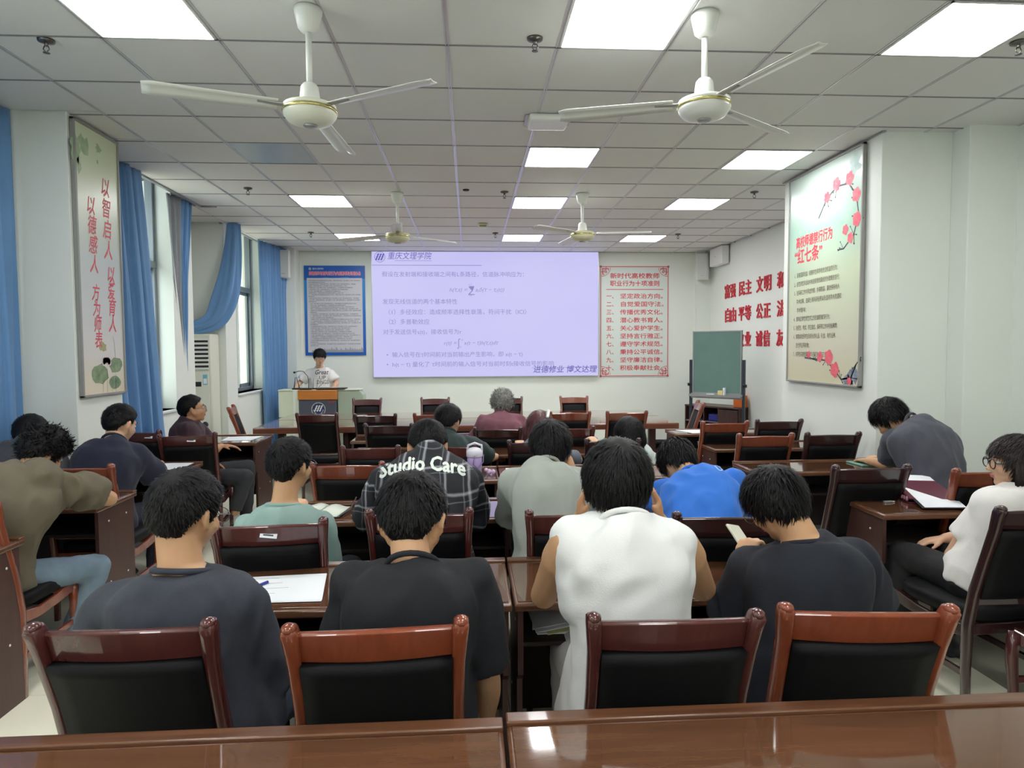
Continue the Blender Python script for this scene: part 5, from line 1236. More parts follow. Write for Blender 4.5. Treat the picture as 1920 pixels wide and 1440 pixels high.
HAIRM = {'black': mat('hair_black', (13, 12, 14), 0.48, spec=0.22, bump=0.4, bscale=500, stretch=(1, 1, 0.2)), 'brown': mat('hair_dark_brown', (36, 27, 27), 0.45, spec=0.3, bump=0.4, bscale=500, stretch=(1, 1, 0.2)),
         'grey': mat('hair_grey', (70, 70, 66), 0.6, rgb2=(150, 150, 144), vscale=45), 'burgundy': mat('hair_burgundy', (72, 34, 40), 0.42, rgb2=(96, 48, 52), vscale=20)}
def person(label, d, detail=1.0):
    for k in list(d):
        if isinstance(d[k], tuple) and len(d[k]) == 3 and k in ('P', 'N', 'Hc', 'SL', 'SR', 'EL', 'ER', 'WL', 'WR', 'KL', 'KR', 'AL', 'AR'): d[k] = Vector(d[k])
    fa = math.radians(d.get('face', 0)); fwd = Vector((-math.sin(fa), math.cos(fa), 0)); d['back'] = -fwd; d['right'] = Vector((fwd.y, -fwd.x, 0))
    s = d.get('s', 1.0)
    P = d['P']; root = thing('person', (P.x, P.y, 0), label=label, cat='person')
    skin = d.get('skin', M_skin); vox = d.get('vox', 0.010)
    HM = Matrix.Translation(d['Hc']) @ Matrix.Rotation(math.radians(d.get('hy', 0)), 4, 'Z') @ Matrix.Rotation(math.radians(-d.get('hp', 0)), 4, 'X') @ Matrix.Rotation(math.radians(d.get('hr', 0)), 4, 'Y')
    hs = d.get('hs', 1.0); HM = HM @ Matrix.Scale(hs, 4)
    R = d['right']
    hipL, hipR = P-R*0.09, P+R*0.09
    for nm, hp_, sg in (('L', hipL, -1), ('R', hipR, 1)):
        d.setdefault('K'+nm, hp_+fwd*0.43+R*sg*0.05+Vector((0, 0, 0.0))); d.setdefault('A'+nm, Vector((d['K'+nm].x, d['K'+nm].y, 0.09))+fwd*d.get('tuck', -0.05))
    # body
    b = MB(); torso(b, d, scale=0.94)
    base = HM @ Vector((0, -.022, -.06)); b.cap(d['N']-Vector((0, 0, 0.03)), base, 0.058*s, 0.054*s, 16); b.cap(d['N'].lerp(base, 0.4), HM @ Vector((0, .015, -.07)), 0.045, 0.045, 14)
    head_parts(b, HM, hs, d.get('ear', 1.0))
    th = d.get('arm', 1.0)
    for S1, E, W, sg, key in ((d['SL'], d['EL'], d['WL'], -1, 'hl'), (d['SR'], d['ER'], d['WR'], 1, 'hr_')):
        b.cap(d['N']-Vector((0, 0, .03)), S1, 0.048, 0.055, 12)
        dl = S1.lerp(E, 0.28)+(S1-d['N']).normalized()*0.006
        b.cap(S1, dl, 0.054*th, 0.054*th, 14); b.cap(dl, E, 0.050*th, 0.038*th, 14)
        m1 = E.lerp(W, 0.3); b.cap(E, m1, 0.039*th, 0.041*th, 14); b.cap(m1, W, 0.041*th, 0.026, 14)
        hand(b, E, W, sg, d.get(key, {}), d.get('hand', 1.0))
    for hp_, K, A in ((hipL, d['KL'], d['AL']), (hipR, d['KR'], d['AR'])):
        b.cap(hp_, K, 0.075, 0.052, 12); b.cap(K, K.lerp(A, 0.35), 0.05, 0.052, 12); b.cap(K.lerp(A, 0.35), A, 0.052, 0.034, 12)
    body = put('body', remesh(b, vox, 3), skin, root)
    # shirt
    g = d.get('loose', 0.016); sb = MB()
    torso(sb, d, g=g, t0=d.get('hem', -0.08), t1=0.985, flare=d.get('flare', 0.05), gd=g)
    sl = d.get('sleeve', 'short'); fr = {'short': 0.72, 'long': 1.0, 'none': 0.0}[sl]*d.get('slf', 1.0)
    for S1, E, W in ((d['SL'], d['EL'], d['WL']), (d['SR'], d['ER'], d['WR'])):
        if sl == 'none':
            ctr = d['P'].lerp(d['N'], 0.86); sb.cap(d['N']-Vector((0, 0, .035)), d['N'].lerp(S1, 0.90), 0.068, 0.074, 14); sb.cap(d['N'].lerp(S1, 0.84), ctr.lerp(S1, 0.66)-Vector((0, 0, .17)), 0.076, 0.086, 14)
            continue
        sb.cap(d['N']-Vector((0, 0, .035)), S1, 0.055, 0.062*th+g*0.3, 14)
        out = (S1-d['N']).normalized()
        if fr < 1.0:
            e = S1.lerp(E, fr); mid = S1.lerp(E, fr*0.45)
            sb.cap(S1, mid, 0.060*th+g*0.35, 0.064*th+g*0.5, 16); sb.cap(mid, e, 0.064*th+g*0.5, 0.060*th+g*0.8, 16, flat1=True)
        else:
            sb.cap(S1, E, 0.062*th+g*0.4, 0.056*th+g*0.3, 16); sb.cap(E, E.lerp(W, 0.93*d.get('slf', 1.0)), 0.056*th+g*0.3, 0.042, 16, flat1=True)
        sb.cap(S1-Vector((0, 0, .05))-out*0.05, S1.lerp(E, fr*0.4), 0.06, 0.055*th, 12)
    nk = d['N']; up = (base-nk).normalized()
    sb.cap(nk-up*0.06, nk+up*(d.get('colz', 0.012)+0.002), 0.090, 0.074, 18, flat1=True)
    sm = remesh(sb, d.get('svox', 0.010), 9, 0.5)
    # folds
    arms = [d['SL']-Vector((0, 0, .08)), d['SR']-Vector((0, 0, .08)), d['EL'], d['ER'], d['P']+Vector((0, 0, 0.05))]
    amp = d.get('fold', 0.0055)*1.75; sm.update(); rr_ = (abs(hash(label)) % 97) if False else len(label)*3.1
    co = [v.co.copy() for v in sm.vertices]; nr = [v.normal.copy() for v in sm.vertices]
    for v, c, n_ in zip(sm.vertices, co, nr):
        a = amp
        for q in arms:
            dd = (c-q).length_squared
            if dd < 0.05: a += amp*0.9*math.exp(-dd/0.012)
        q = Vector((c.x*9+c.z*2.0+rr_, c.y*9, c.z*3.2-c.x*1.5)); k = 1-abs(noise.noise(q))*2.2; k2 = noise.noise(Vector((c.x*14-c.z*9, c.y*14+rr_, c.z*9+c.x*6)))
        v.co = c+n_*(a*(k*0.8+k2*0.55)-amp*0.3)
    shirt = put(d.get('shirt_name', 'shirt'), sm, d['shirt'], root, d.get('shirt_label'))
    if d.get('collar', True):
        cb_ = MB(); nk = d['N']; ax = (base-nk).normalized(); cen = nk+ax*d.get('colz', 0.012)
        r1 = (d['SR']-d['SL']).normalized(); f1 = ax.cross(r1)*1.0
        pts = [cen+r1*math.cos(a)*(0.071*s)+f1*math.sin(a)*(0.072*s)-ax*0.012*math.sin(a)*(1 if True else 1) for a in [2*PI*i/24 for i in range(24)]]
        cb_.tube(pts, 0.009, 8, closed=True)
        put('collar', cb_.mesh('collar'), d.get('collar_mat', d['shirt']), root)
    # trousers
    tb = MB()
    for hp_, K, A in ((hipL, d['KL'], d['AL']), (hipR, d['KR'], d['AR'])):
        tb.cap(hp_, K, 0.098, 0.070, 14); tb.cap(K, A+Vector((0, 0, .02)), 0.070, 0.056, 14, flat1=True)
    tb.cap(hipL, hipR, 0.112, 0.112, 14); tb.cap(P, P.lerp(d['N'], 0.18), 0.12, 0.115, 14)
    tm_ = remesh(tb, 0.013, 4); tm_.update()
    co = [v.co.copy() for v in tm_.vertices]; nr = [v.normal.copy() for v in tm_.vertices]
    for v, c, n_ in zip(tm_.vertices, co, nr): v.co = c+n_*0.006*(noise.noise(c*13)+0.5*noise.noise(c*27))
    put('trousers', tm_, d.get('trousers', mat('trousers_dark', (36, 38, 44), 0.8, bump=0.1)), root)
    shoe(root, d['AL'], fwd, d.get('shoe', mat('shoe_dark', (50, 50, 54), 0.6))); shoe(root, d['AR'], fwd, d.get('shoe', MATS['shoe_dark']))
    # hair
    if d.get('hair'): hair(HM, hs, d['hair'], HAIRM[d.get('hcol', 'black')], root, int(d.get('tufts', 1500)*detail), len(label), d.get('long'))
    # face
    ew = MB(); ei = MB(); eb = MB()
    for q in (-1, 1):
        ew.sph((q*.031, .079, .004), (.0125, .0105, .0105), 12, 8); ei.sph((q*.031, .0865, .004), (.005, .0045, .005), 10, 6)
        eb.bar([(q*.016, .0925, .026), (q*.03, .0925, .031), (q*.045, .083, .027)], 0.006, 0.003, side=Vector((0, 0, 1)))
    for nm, mb_, m in (('eyes', ew, mat('eye_white', (222, 218, 212), 0.2)), ('irises', ei, mat('iris', (26, 18, 14), 0.15)), ('eyebrows', eb, HAIRM['black'])):
        me = mb_.mesh(nm); me.transform(HM); put(nm, me, m, root)
    lp = MB(); lp.sph((0, .0925, -.056), (.019, .0068, .0042), 12, 6); lp.sph((0, .0915, -.0635), (.016, .0062, .0045), 12, 6); me = lp.mesh('lips'); me.transform(HM); put('lips', me, mat('lips', (186, 108, 98), 0.45), root)
    if d.get('glasses'):
        gb_ = MB(); lens = MB()
        for q in (-1, 1):
            c0 = Vector((q*.034, .104, .0)); pts = [c0+Vector((math.cos(a)*.027, -abs(math.cos(a))*0.0, math.sin(a)*.022)) for a in [2*PI*i/20 for i in range(20)]]
            gb_.tube(pts, 0.0016 if d['glasses'] == 'thin' else 0.0025, 6, closed=True)
            gb_.tube([(q*.061, .104, .006), (q*.076, .09, .008), (q*.084, .0, .010), (q*.084, -.02, -.008)], 0.0018 if d['glasses'] == 'thin' else 0.0024, 6)
        gb_.tube([(-.008, .105, .006), (0, .108, .009), (.008, .105, .006)], 0.0018, 6)
        me = gb_.mesh('glasses'); me.transform(HM); put('glasses', me, M_dark if d['glasses'] != 'thin' else mat('glasses_metal', (120, 116, 110), 0.3, metal=0.8), root)
    return root, shirt, HM
def print_on(shirt, root, body, m, origin, right, up, size, name='shirt_print', arc=0.0, **k):
    """flat lettering pressed onto the cloth: letters start at origin in the plane right/up and drop along the view of the cloth"""
    me = text_mesh(body, size=size, align='CENTER', **k)
    bm = bmesh.new(); bm.from_mesh(me); bmesh.ops.triangulate(bm, faces=bm.faces)
    for _ in range(3):
        ed = [e for e in bm.edges if e.calc_length() > 0.016]
        if not ed: break
        bmesh.ops.subdivide_edges(bm, edges=ed, cuts=1); bmesh.ops.triangulate(bm, faces=bm.faces)
    bv = BVHTree.FromObject(shirt, bpy.context.evaluated_depsgraph_get()) if False else BVHTree.FromPolygons([v.co for v in shirt.data.vertices], [tuple(p.vertices) for p in shirt.data.polygons])
    right = right.normalized(); up = up.normalized(); out = right.cross(up)
    dead = []
    for v in bm.verts:
        x, y = v.co.x, v.co.y+arc*(v.co.x**2)
        p = origin+right*x+up*y+out*0.4
        hit = bv.ray_cast(p, -out)
        if hit[0] is None: dead.append(v)
        else: v.co = hit[0]+hit[1]*0.0022
    bmesh.ops.delete(bm, geom=dead, context='VERTS')
    bm.to_mesh(me); bm.free(); me.materials.clear()
    return put(name, me, m, root, 'printed lettering')


def plaid():
    if 'plaid' in MATS: return MATS['plaid']
    m = mat('plaid', (30, 32, 36), 0.85); nt = m.node_tree; b = nt.nodes['Principled BSDF']
    tc = nt.nodes.new('ShaderNodeTexCoord'); nz = nt.nodes.new('ShaderNodeTexNoise'); nz.inputs['Scale'].default_value = 5
    mx_ = nt.nodes.new('ShaderNodeVectorMath'); mx_.operation = 'MULTIPLY_ADD'; mx_.inputs[1].default_value = (0.05, 0.05, 0.05)
    nt.links.new(tc.outputs['Object'], nz.inputs['Vector']); nt.links.new(nz.outputs['Color'], mx_.inputs[0]); nt.links.new(tc.outputs['Object'], mx_.inputs[2])
    sp_ = nt.nodes.new('ShaderNodeSeparateXYZ'); nt.links.new(mx_.outputs[0], sp_.inputs[0])
    outs = []
    for ax, per, off in ((0, 0.105, 0.02), (0, 0.105, 0.045), (2, 0.12, 0.0), (2, 0.12, 0.03)):
        a = nt.nodes.new('ShaderNodeMath'); a.operation = 'ADD'; a.inputs[1].default_value = off+5; pp = nt.nodes.new('ShaderNodeMath'); pp.operation = 'PINGPONG'; pp.inputs[1].default_value = per/2
        mr = nt.nodes.new('ShaderNodeMapRange'); mr.inputs[1].default_value = 0.0; mr.inputs[2].default_value = 0.009 if off in (0.02, 0.0) else 0.004; mr.inputs[3].default_value = 0.55 if off in (0.02, 0.0) else 0.25; mr.inputs[4].default_value = 0
        nt.links.new(sp_.outputs[ax], a.inputs[0]); nt.links.new(a.outputs[0], pp.inputs[0]); nt.links.new(pp.outputs[0], mr.inputs[0]); outs.append(mr.outputs[0])
    acc = outs[0]
    for o_ in outs[1:]:
        ad = nt.nodes.new('ShaderNodeMath'); ad.operation = 'ADD'; ad.use_clamp = True; nt.links.new(acc, ad.inputs[0]); nt.links.new(o_, ad.inputs[1]); acc = ad.outputs[0]
    rp = nt.nodes.new('ShaderNodeValToRGB'); rp.color_ramp.elements[0].color = (*lin((34, 36, 42)), 1); rp.color_ramp.elements[1].color = (*lin((196, 198, 206)), 1)
    nt.links.new(acc, rp.inputs[0]); nt.links.new(rp.outputs[0], b.inputs['Base Color'])
    return m
root, shirt, HM = person('person in a dark grey washed T-shirt seated at the near left beside the white papers', dict(face=-6, P=(-0.79, 2.03, 0.53), N=(-0.83, 1.97, 1.02), Hc=(-0.83, 2.01, 1.172), hy=-24, hp=12, hr=2, SL=(-1.04, 1.99, 0.903), SR=(-0.66, 2.0, 0.883), EL=(-1.19, 2.07, 0.57), ER=(-0.64, 2.1, 0.54), WL=(-0.93, 2.32, 0.7), WR=(-0.82, 2.34, 0.41), KR=(-0.5, 2.4, 0.56), KL=(-0.98, 2.42, 0.54), shirt=mat('tee_charcoal', (48, 52, 62), 0.88, rgb2=(62, 66, 76), vscale=7, bump=0.3, bscale=260), trousers=mat('denim_dark', (52, 64, 82), 0.85, bump=0.4, bscale=300, rgb2=(66, 80, 98), vscale=6), hair='short', tufts=2600, bow=0.05, vox=0.0085, loose=0.026, glasses='thin', hs=1.01, s=1.08, slf=1.1, skin=M_skin, arm=1.05, colz=0.0))
root, shirt, HM = person('person in a plain black T-shirt bent over the desk behind the orange-brown chair', dict(face=0, P=(-0.2, 2.02, 0.53), N=(-0.17, 1.96, 1.018), Hc=(-0.18, 2.06, 1.124), hy=-8, hp=30, hr=-2, SL=(-0.35, 2.0, 0.95), SR=(0.0, 2.0, 0.95), EL=(-0.41, 2.08, 0.6), ER=(0.05, 2.08, 0.61), WL=(-0.3, 2.36, 0.72), WR=(0.05, 2.26, 0.38), shirt=mat('tee_black', (26, 28, 34), 0.88, bump=0.3, bscale=260), trousers=mat('olive_trousers', (70, 76, 62), 0.85), hair='short', tufts=2600, bow=0.06, vox=0.0085, loose=0.026, glasses='thin', hs=1.13, s=1.05, slf=1.12, skin=M_skin, arm=1.05, colz=0.0))
root, shirt, HM = person('person in a white sleeveless shirt holding both hands to the head', dict(face=0, P=(0.5, 2.05, 0.53), N=(0.46, 1.98, 1.135), Hc=(0.45, 2.05, 1.234), hy=4, hp=18, hr=3, SL=(0.3, 2.0, 1.062), SR=(0.63, 2.0, 1.052), EL=(0.24, 2.2, 0.83), ER=(0.78, 2.2, 0.84), WL=(0.37, 2.26, 1.07), WR=(0.66, 2.3, 1.05), hl={'dir': (0.1, -0.25, 1), 'palm': (1, -0.3, 0), 'curl': 22, 'thumb': 0.5}, hr_={'dir': (-0.2, -0.2, 1), 'palm': (-1, 0, 0), 'curl': 25, 'thumb': 0.5}, shirt=mat('tank_white', (234, 236, 236), 0.85, bump=0.25, bscale=260, sheen=0.1), sleeve='none', trousers=mat('shorts_light', (198, 200, 202), 0.85), hair='bowl', tufts=3000, bow=0.05, vox=0.0075, loose=0.022, hs=1.03, s=1.05, skin=M_skin, arm=1.16, fold=0.008, colz=-0.004, hem=-0.16, flare=0.12, hcol='black'))
root, shirt, HM = person('person in a black T-shirt looking down at a pale phone beside the white shirt', dict(face=12, P=(1.05, 2.12, 0.53), N=(1.09, 2.1, 1.02), Hc=(1.01, 2.16, 1.13), hy=28, hp=34, hr=-6, SL=(0.94, 2.2, 0.898), SR=(1.27, 2.13, 0.938), EL=(0.9, 2.28, 0.64), ER=(1.4, 2.22, 0.71), WL=(1.01, 2.42, 0.81), WR=(1.25, 2.45, 0.7), hl={'dir': (0.15, 0.1, 1), 'palm': (0.7, 0.5, 0.2), 'curl': 45, 'thumb': 0.5}, hr_={'dir': (-0.8, 0.3, 0.4), 'palm': (0, 0, -1), 'curl': 30}, shirt=mat('tee_ink', (28, 32, 42), 0.88, bump=0.3, bscale=260), trousers=mat('trousers_dark', (36, 38, 44), 0.8, bump=0.1), hair='shaggy', tufts=3000, bow=0.07, vox=0.0075, loose=0.03, glasses='thin', hs=0.93, s=1.05, slf=1.1, skin=M_skin, arm=1.1, colz=0.0))
root, shirt, HM = person('person in a pale green T-shirt with the open notebook, window side', dict(face=-5, P=(-0.8, 3.05, 0.53), N=(-0.83, 3.02, 0.965), Hc=(-0.8, 3.05, 1.134), hy=-26, hp=4, hr=0, SL=(-0.99, 3.05, 0.858), SR=(-0.68, 3.07, 0.848), EL=(-1.09, 3.15, 0.58), ER=(-0.69, 3.2, 0.58), WL=(-1.0, 3.5, 0.8), WR=(-0.86, 3.52, 0.8), shirt=mat('tee_sage', (140, 168, 162), 0.88, bump=0.25, bscale=260, sheen=0.1), trousers=mat('trousers_dark', (36, 38, 44), 0.8, bump=0.1), hair='short', tufts=2000, bow=0.04, loose=0.022, glasses='thin', hs=0.97, s=1.0, slf=1.1, skin=M_skin, colz=0.0))
root, shirt, HM = person('person in a black and white plaid shirt with a printed back leaning on the desk', dict(face=0, P=(-0.2, 3.12, 0.53), N=(-0.21, 3.38, 1.11), Hc=(-0.22, 3.5, 1.142), hy=0, hp=38, hr=0, SL=(-0.43, 3.4, 0.992), SR=(-0.01, 3.4, 0.982), EL=(-0.54, 3.52, 0.78), ER=(0.03, 3.52, 0.77), WL=(-0.45, 3.74, 0.8), WR=(0.0, 3.76, 0.8), shirt=plaid(), sleeve='long', trousers=mat('trousers_dark', (36, 38, 44), 0.8, bump=0.1), hair='crew', tufts=2200, bow=0.1, loose=0.034, hs=1.14, s=1.0, skin=M_skin3, arm=1.1, fold=0.007, ear=1.15, hem=-0.12, fat=1.1))
print_on(shirt, root, 'Studio Care', mat('print_white',(228,236,228),.6), Vector((-0.23, 3.3, 1.05)), Vector((1,0.03,0.0)), Vector((0,.25,1)), .10, arc=-.75, bold=.03, width=.40)
print_on(shirt, root, 'Paper Studio  Original', mat('print_white',(228,236,228),.6), Vector((-0.24, 3.3, 1.0)), Vector((1,0.0,0.05)), Vector((0,.1,1)), .022, name='small_print', bold=.015, width=.16)
root, shirt, HM = person('person in a sage grey T-shirt holding the left ear with one hand', dict(face=0, P=(0.4, 3.06, 0.53), N=(0.36, 3.24, 1.072), Hc=(0.4, 3.34, 1.15), hy=-4, hp=28, hr=0, SL=(0.2, 3.26, 1.0), SR=(0.52, 3.26, 1.0), EL=(0.22, 3.5, 0.72), ER=(0.6, 3.45, 0.76), WL=(0.33, 3.55, 1.03), WR=(0.52, 3.55, 1.06), hl={'dir': (0.3, -0.5, 0.5), 'palm': (0.6, 0.4, -0.4), 'curl': 60, 'thumb': 0.4}, hr_={'dir': (-0.3, -0.2, 1), 'palm': (-1, 0.0, 0), 'curl': 50}, shirt=mat('tee_grey_green', (160, 166, 158), 0.88, bump=0.25, bscale=260, sheen=0.1), trousers=mat('trousers_dark', (36, 38, 44), 0.8, bump=0.1), hair='shaggy', tufts=2200, bow=0.06, loose=0.034, hs=1.04, s=1.0, slf=1.1, skin=M_skin, vox=0.008, colz=0.004, hem=-0.13, flare=0.1))
root, shirt, HM = person('person in a bright blue shirt slumped with the head down on the desk', dict(face=14, P=(1.07, 3.1, 0.53), N=(1.19, 3.5, 0.955), Hc=(1.16, 3.68, 1.005), hy=12, hp=62, hr=0, SL=(1.04, 3.58, 0.86), SR=(1.38, 3.46, 0.94), EL=(1.04, 3.75, 0.7), ER=(1.52, 3.62, 0.71), WL=(0.95, 3.85, 0.8), WR=(1.2, 3.9, 0.8), shirt=mat('shirt_blue', (44, 112, 206), 0.85, bump=0.25, bscale=260, sheen=0.1), trousers=mat('trousers_dark', (36, 38, 44), 0.8, bump=0.1), hair='shaggy', tufts=2200, bow=0.13, loose=0.034, hs=1.05, s=1.0, slf=1.1, skin=M_skin, fold=0.009, colz=0.01, hem=-0.12, flare=0.1))
print_on(shirt, root, 'Ü', mat('print_pale_blue',(190,214,240),.6), Vector((1.26, 3.4, 1.0)), Vector((1,0.2,-.1)), Vector((.1,.4,1)), .045, name='back_logo', bold=.0)
root, shirt, HM = person('person in a dark green top sitting beyond the plaid shirt', dict(face=-4, P=(-0.14, 5.28, 0.52), N=(-0.18, 5.22, 0.99), Hc=(-0.17, 5.28, 1.08), hy=-18, hp=14, hr=0, SL=(-0.31, 5.26, 0.9), SR=(0.01, 5.26, 0.9), EL=(-0.37, 5.4, 0.73), ER=(0.16, 5.45, 0.77), WL=(-0.3, 5.68, 0.8), WR=(0.22, 5.62, 0.75), shirt=mat('top_dark_green', (38, 54, 54), 0.85, bump=0.25, bscale=260, sheen=0.1), sleeve='long', slf=0.85, trousers=mat('trousers_dark', (36, 38, 44), 0.8, bump=0.1), hair='fringe', tufts=1200, bow=0.05, loose=0.02, hs=1.04, skin=M_skin2, colz=0.01))
root, shirt, HM = person('person with burgundy hair and a white hair clip in a dark grey top', dict(face=0, P=(0.52, 5.4, 0.52), N=(0.55, 5.36, 0.91), Hc=(0.57, 5.44, 1.01), hy=18, hp=32, hr=-6, SL=(0.43, 5.36, 0.78), SR=(0.75, 5.36, 0.78), EL=(0.4, 5.45, 0.65), ER=(0.89, 5.5, 0.73), WL=(0.42, 5.72, 0.8), WR=(0.72, 5.75, 0.8), shirt=mat('top_grey', (92, 98, 108), 0.85, bump=0.25, bscale=260, sheen=0.1), trousers=mat('trousers_dark', (36, 38, 44), 0.8, bump=0.1), hair='long', hcol='burgundy', long=0.26, tufts=1200, bow=0.06, loose=0.015, hs=1.06, skin=M_skin2, s=0.92, colz=0.01))
b=MB(); b.bbox((-.012,-.03,-.035),(.012,.03,.035),.008); me=b.mesh('hair_clip'); me.transform(HM @ Matrix.Translation((.03,-.115,.045)) @ Matrix.Rotation(.5,4,'Y')); put('hair_clip', me, M_white, root, 'white hair clip')
root, shirt, HM = person('person with long straight dark hair in a pale blue patterned top', dict(face=-5, P=(1.2, 5.42, 0.52), N=(1.36, 5.38, 0.83), Hc=(1.3, 5.44, 0.94), hy=14, hp=16, hr=-6, SL=(1.21, 5.38, 0.72), SR=(1.49, 5.38, 0.73), EL=(1.2, 5.48, 0.56), ER=(1.57, 5.5, 0.57), WL=(1.1, 5.75, 0.8), WR=(1.35, 5.75, 0.8), shirt=mat('top_pale_blue', (186, 206, 212), 0.85, rgb2=(214, 216, 206), vscale=30), trousers=mat('trousers_dark', (36, 38, 44), 0.8, bump=0.1), hair='long', long=0.33, tufts=1400, bow=0.04, loose=0.012, hs=1.14, skin=M_skin2, s=0.92, colz=0.01))
root, shirt, HM = person('grey-haired person in a mauve shirt nearest the long table', dict(face=0, P=(0.25, 6.36, 0.52), N=(0.3, 6.36, 1.025), Hc=(0.31, 6.42, 1.12), hy=-4, hp=10, hr=0, SL=(0.13, 6.36, 0.95), SR=(0.47, 6.36, 0.95), EL=(0.06, 6.45, 0.8), ER=(0.56, 6.45, 0.79), WL=(0.05, 6.75, 0.8), WR=(0.45, 6.75, 0.8), shirt=mat('shirt_mauve', (122, 76, 88), 0.85, rgb2=(132, 86, 98), vscale=10, bump=0.3, bscale=200), sleeve='long', trousers=mat('trousers_dark', (36, 38, 44), 0.8, bump=0.1), hair='curly', hcol='grey', tufts=1600, bow=0.05, loose=0.03, hs=1.03, skin=M_skin3, arm=1.1, fat=1.1, colz=0.016, fold=0.008))
root, shirt, HM = person('person in a white T-shirt with dark lettering speaking behind the lectern', dict(face=180, P=(-2.32, 10.86, 0.93), N=(-2.37, 10.86, 1.37), Hc=(-2.33, 10.7, 1.53), hy=200, hp=14, hr=0, SR=(-2.52, 10.82, 1.28), SL=(-2.19, 10.82, 1.27), ER=(-2.68, 10.82, 1.13), EL=(-2.09, 10.78, 1.13), WR=(-2.66, 10.55, 1.08), WL=(-2.08, 10.55, 1.09), KL=(-2.2, 10.85, 0.5), KR=(-2.44, 10.85, 0.5), AL=(-2.18, 10.9, 0.09), AR=(-2.46, 10.9, 0.09), shirt=mat('tee_white', (228, 226, 226), 0.85, bump=0.25, bscale=260, sheen=0.1), trousers=mat('trousers_dark', (36, 38, 44), 0.8, bump=0.1), hair='fringe', tufts=1500, bow=0.0, loose=0.03, glasses='thin', hs=1.0, skin=M_skin2, s=1, colz=-0.01, hem=-0.1))
print_on(shirt, root, 'Great', mat('print_charcoal',(52,50,58),.7), Vector((-2.32, 10.6, 1.27)), Vector((1,0,0)), Vector((0,0,1)), .10, bold=.01, shear=.3, width=.20)
print_on(shirt, root, 'UP', MATS['print_charcoal'], Vector((-2.3, 10.6, 1.19)), Vector((1,0,0)), Vector((0,0,1)), .085, name='shirt_print', bold=.0)
print_on(shirt, root, 'DINGS', MATS['print_charcoal'], Vector((-2.3, 10.6, 1.12)), Vector((1,0,0)), Vector((0,0,1)), .085, name='shirt_print', bold=.0, width=.17)
root, shirt, HM = person('person in a maroon shirt and glasses turning to look at the screen', dict(face=-68, P=(-2.5, 6.18, 0.52), N=(-2.49, 6.12, 1.03), Hc=(-2.46, 6.14, 1.13), hy=-62, hp=-6, hr=0, SR=(-2.44, 5.98, 0.96), SL=(-2.47, 6.28, 0.93), ER=(-2.36, 6.0, 0.77), EL=(-2.36, 6.35, 0.73), WR=(-2.28, 6.12, 0.66), WL=(-2.33, 6.45, 0.76), hl={'dir': (1, 0.35, -0.1), 'palm': (0, 0, -1), 'curl': 15}, KL=(-2.08, 6.42, 0.56), KR=(-1.99, 6.08, 0.53), AR=(-2.08, 6.05, 0.22), AL=(-2.1, 6.4, 0.09), shirt=mat('shirt_maroon', (58, 34, 44), 0.85, bump=0.25, bscale=260, sheen=0.1), trousers=mat('trousers_slate', (48, 50, 54), 0.85, bump=0.2), hair='crew', tufts=1800, bow=0.03, loose=0.022, glasses='thin', hs=1.04, skin=M_skin3, arm=1.05, colz=0.016, fat=1.1, vox=0.009))
root, shirt, HM = person('person in a navy T-shirt writing on a white sheet by the window', dict(face=-8, P=(-2.45, 4.55, 0.52), N=(-2.36, 4.62, 1.045), Hc=(-2.37, 4.72, 1.155), hy=-20, hp=18, hr=2, SL=(-2.56, 4.62, 0.94), SR=(-2.23, 4.66, 0.95), EL=(-2.65, 4.72, 0.73), ER=(-2.16, 4.8, 0.75), WL=(-2.62, 5.05, 0.8), WR=(-2.33, 5.1, 0.81), hr_={'dir': (-0.1, 0.8, 0.1), 'palm': (0, 0, -1), 'curl': 40}, shirt=mat('tee_navy', (30, 34, 54), 0.88, bump=0.25, bscale=260, sheen=0.1), trousers=mat('trousers_navy', (34, 38, 54), 0.85), hair='crew', tufts=2200, bow=0.07, loose=0.028, hs=1.08, skin=M_skin2, s=1.05, slf=1.15, arm=1.1, fat=1.12, colz=0.0))
root, shirt, HM = person('person in a black cap and dark lettered jacket at the left edge', dict(face=0, P=(-2.94, 4.36, 0.52), N=(-2.85, 4.52, 1.05), Hc=(-2.89, 4.62, 1.105), hy=-5, hp=14, hr=0, SL=(-3.0, 4.52, 0.96), SR=(-2.68, 4.52, 0.95), KL=(-3.03, 4.78, 0.55), KR=(-2.84, 4.78, 0.55), AL=(-3.03, 4.58, 0.09), AR=(-2.84, 4.58, 0.09), EL=(-3.0, 4.5, 0.78), ER=(-2.63, 4.5, 0.8), WL=(-3.0, 4.68, 0.64), WR=(-2.85, 4.7, 0.64), shirt=mat('jacket_dark', (62, 64, 70), 0.85, bump=0.25, bscale=260, sheen=0.1), shirt_name='jacket', sleeve='long', trousers=mat('trousers_dark', (36, 38, 44), 0.8, bump=0.1), hair='short', tufts=800, bow=0.05, loose=0.03, hs=1.0, skin=M_skin, s=1.0, colz=0.01))
b=MB(); b.sph((0,-.005,.045),(.093,.112,.088),24,14); me=remesh(b,.008,2); me.transform(HM); put('cap', me, mat('cap_black',(24,24,28),.85), root, 'black cap'); b=MB(); b.sph((0,.12,.05),(.07,.07,.008),16,6); me=b.mesh('cap_visor'); me.transform(HM); put('cap_visor', me, MATS['cap_black'], root)
print_on(shirt, root, 'Paris', mat('print_grey',(170,172,176),.6), Vector((-2.96, 4.5, 1.08)), Vector((1,0,.0)), Vector((0,0,1)), .09, shear=.3)
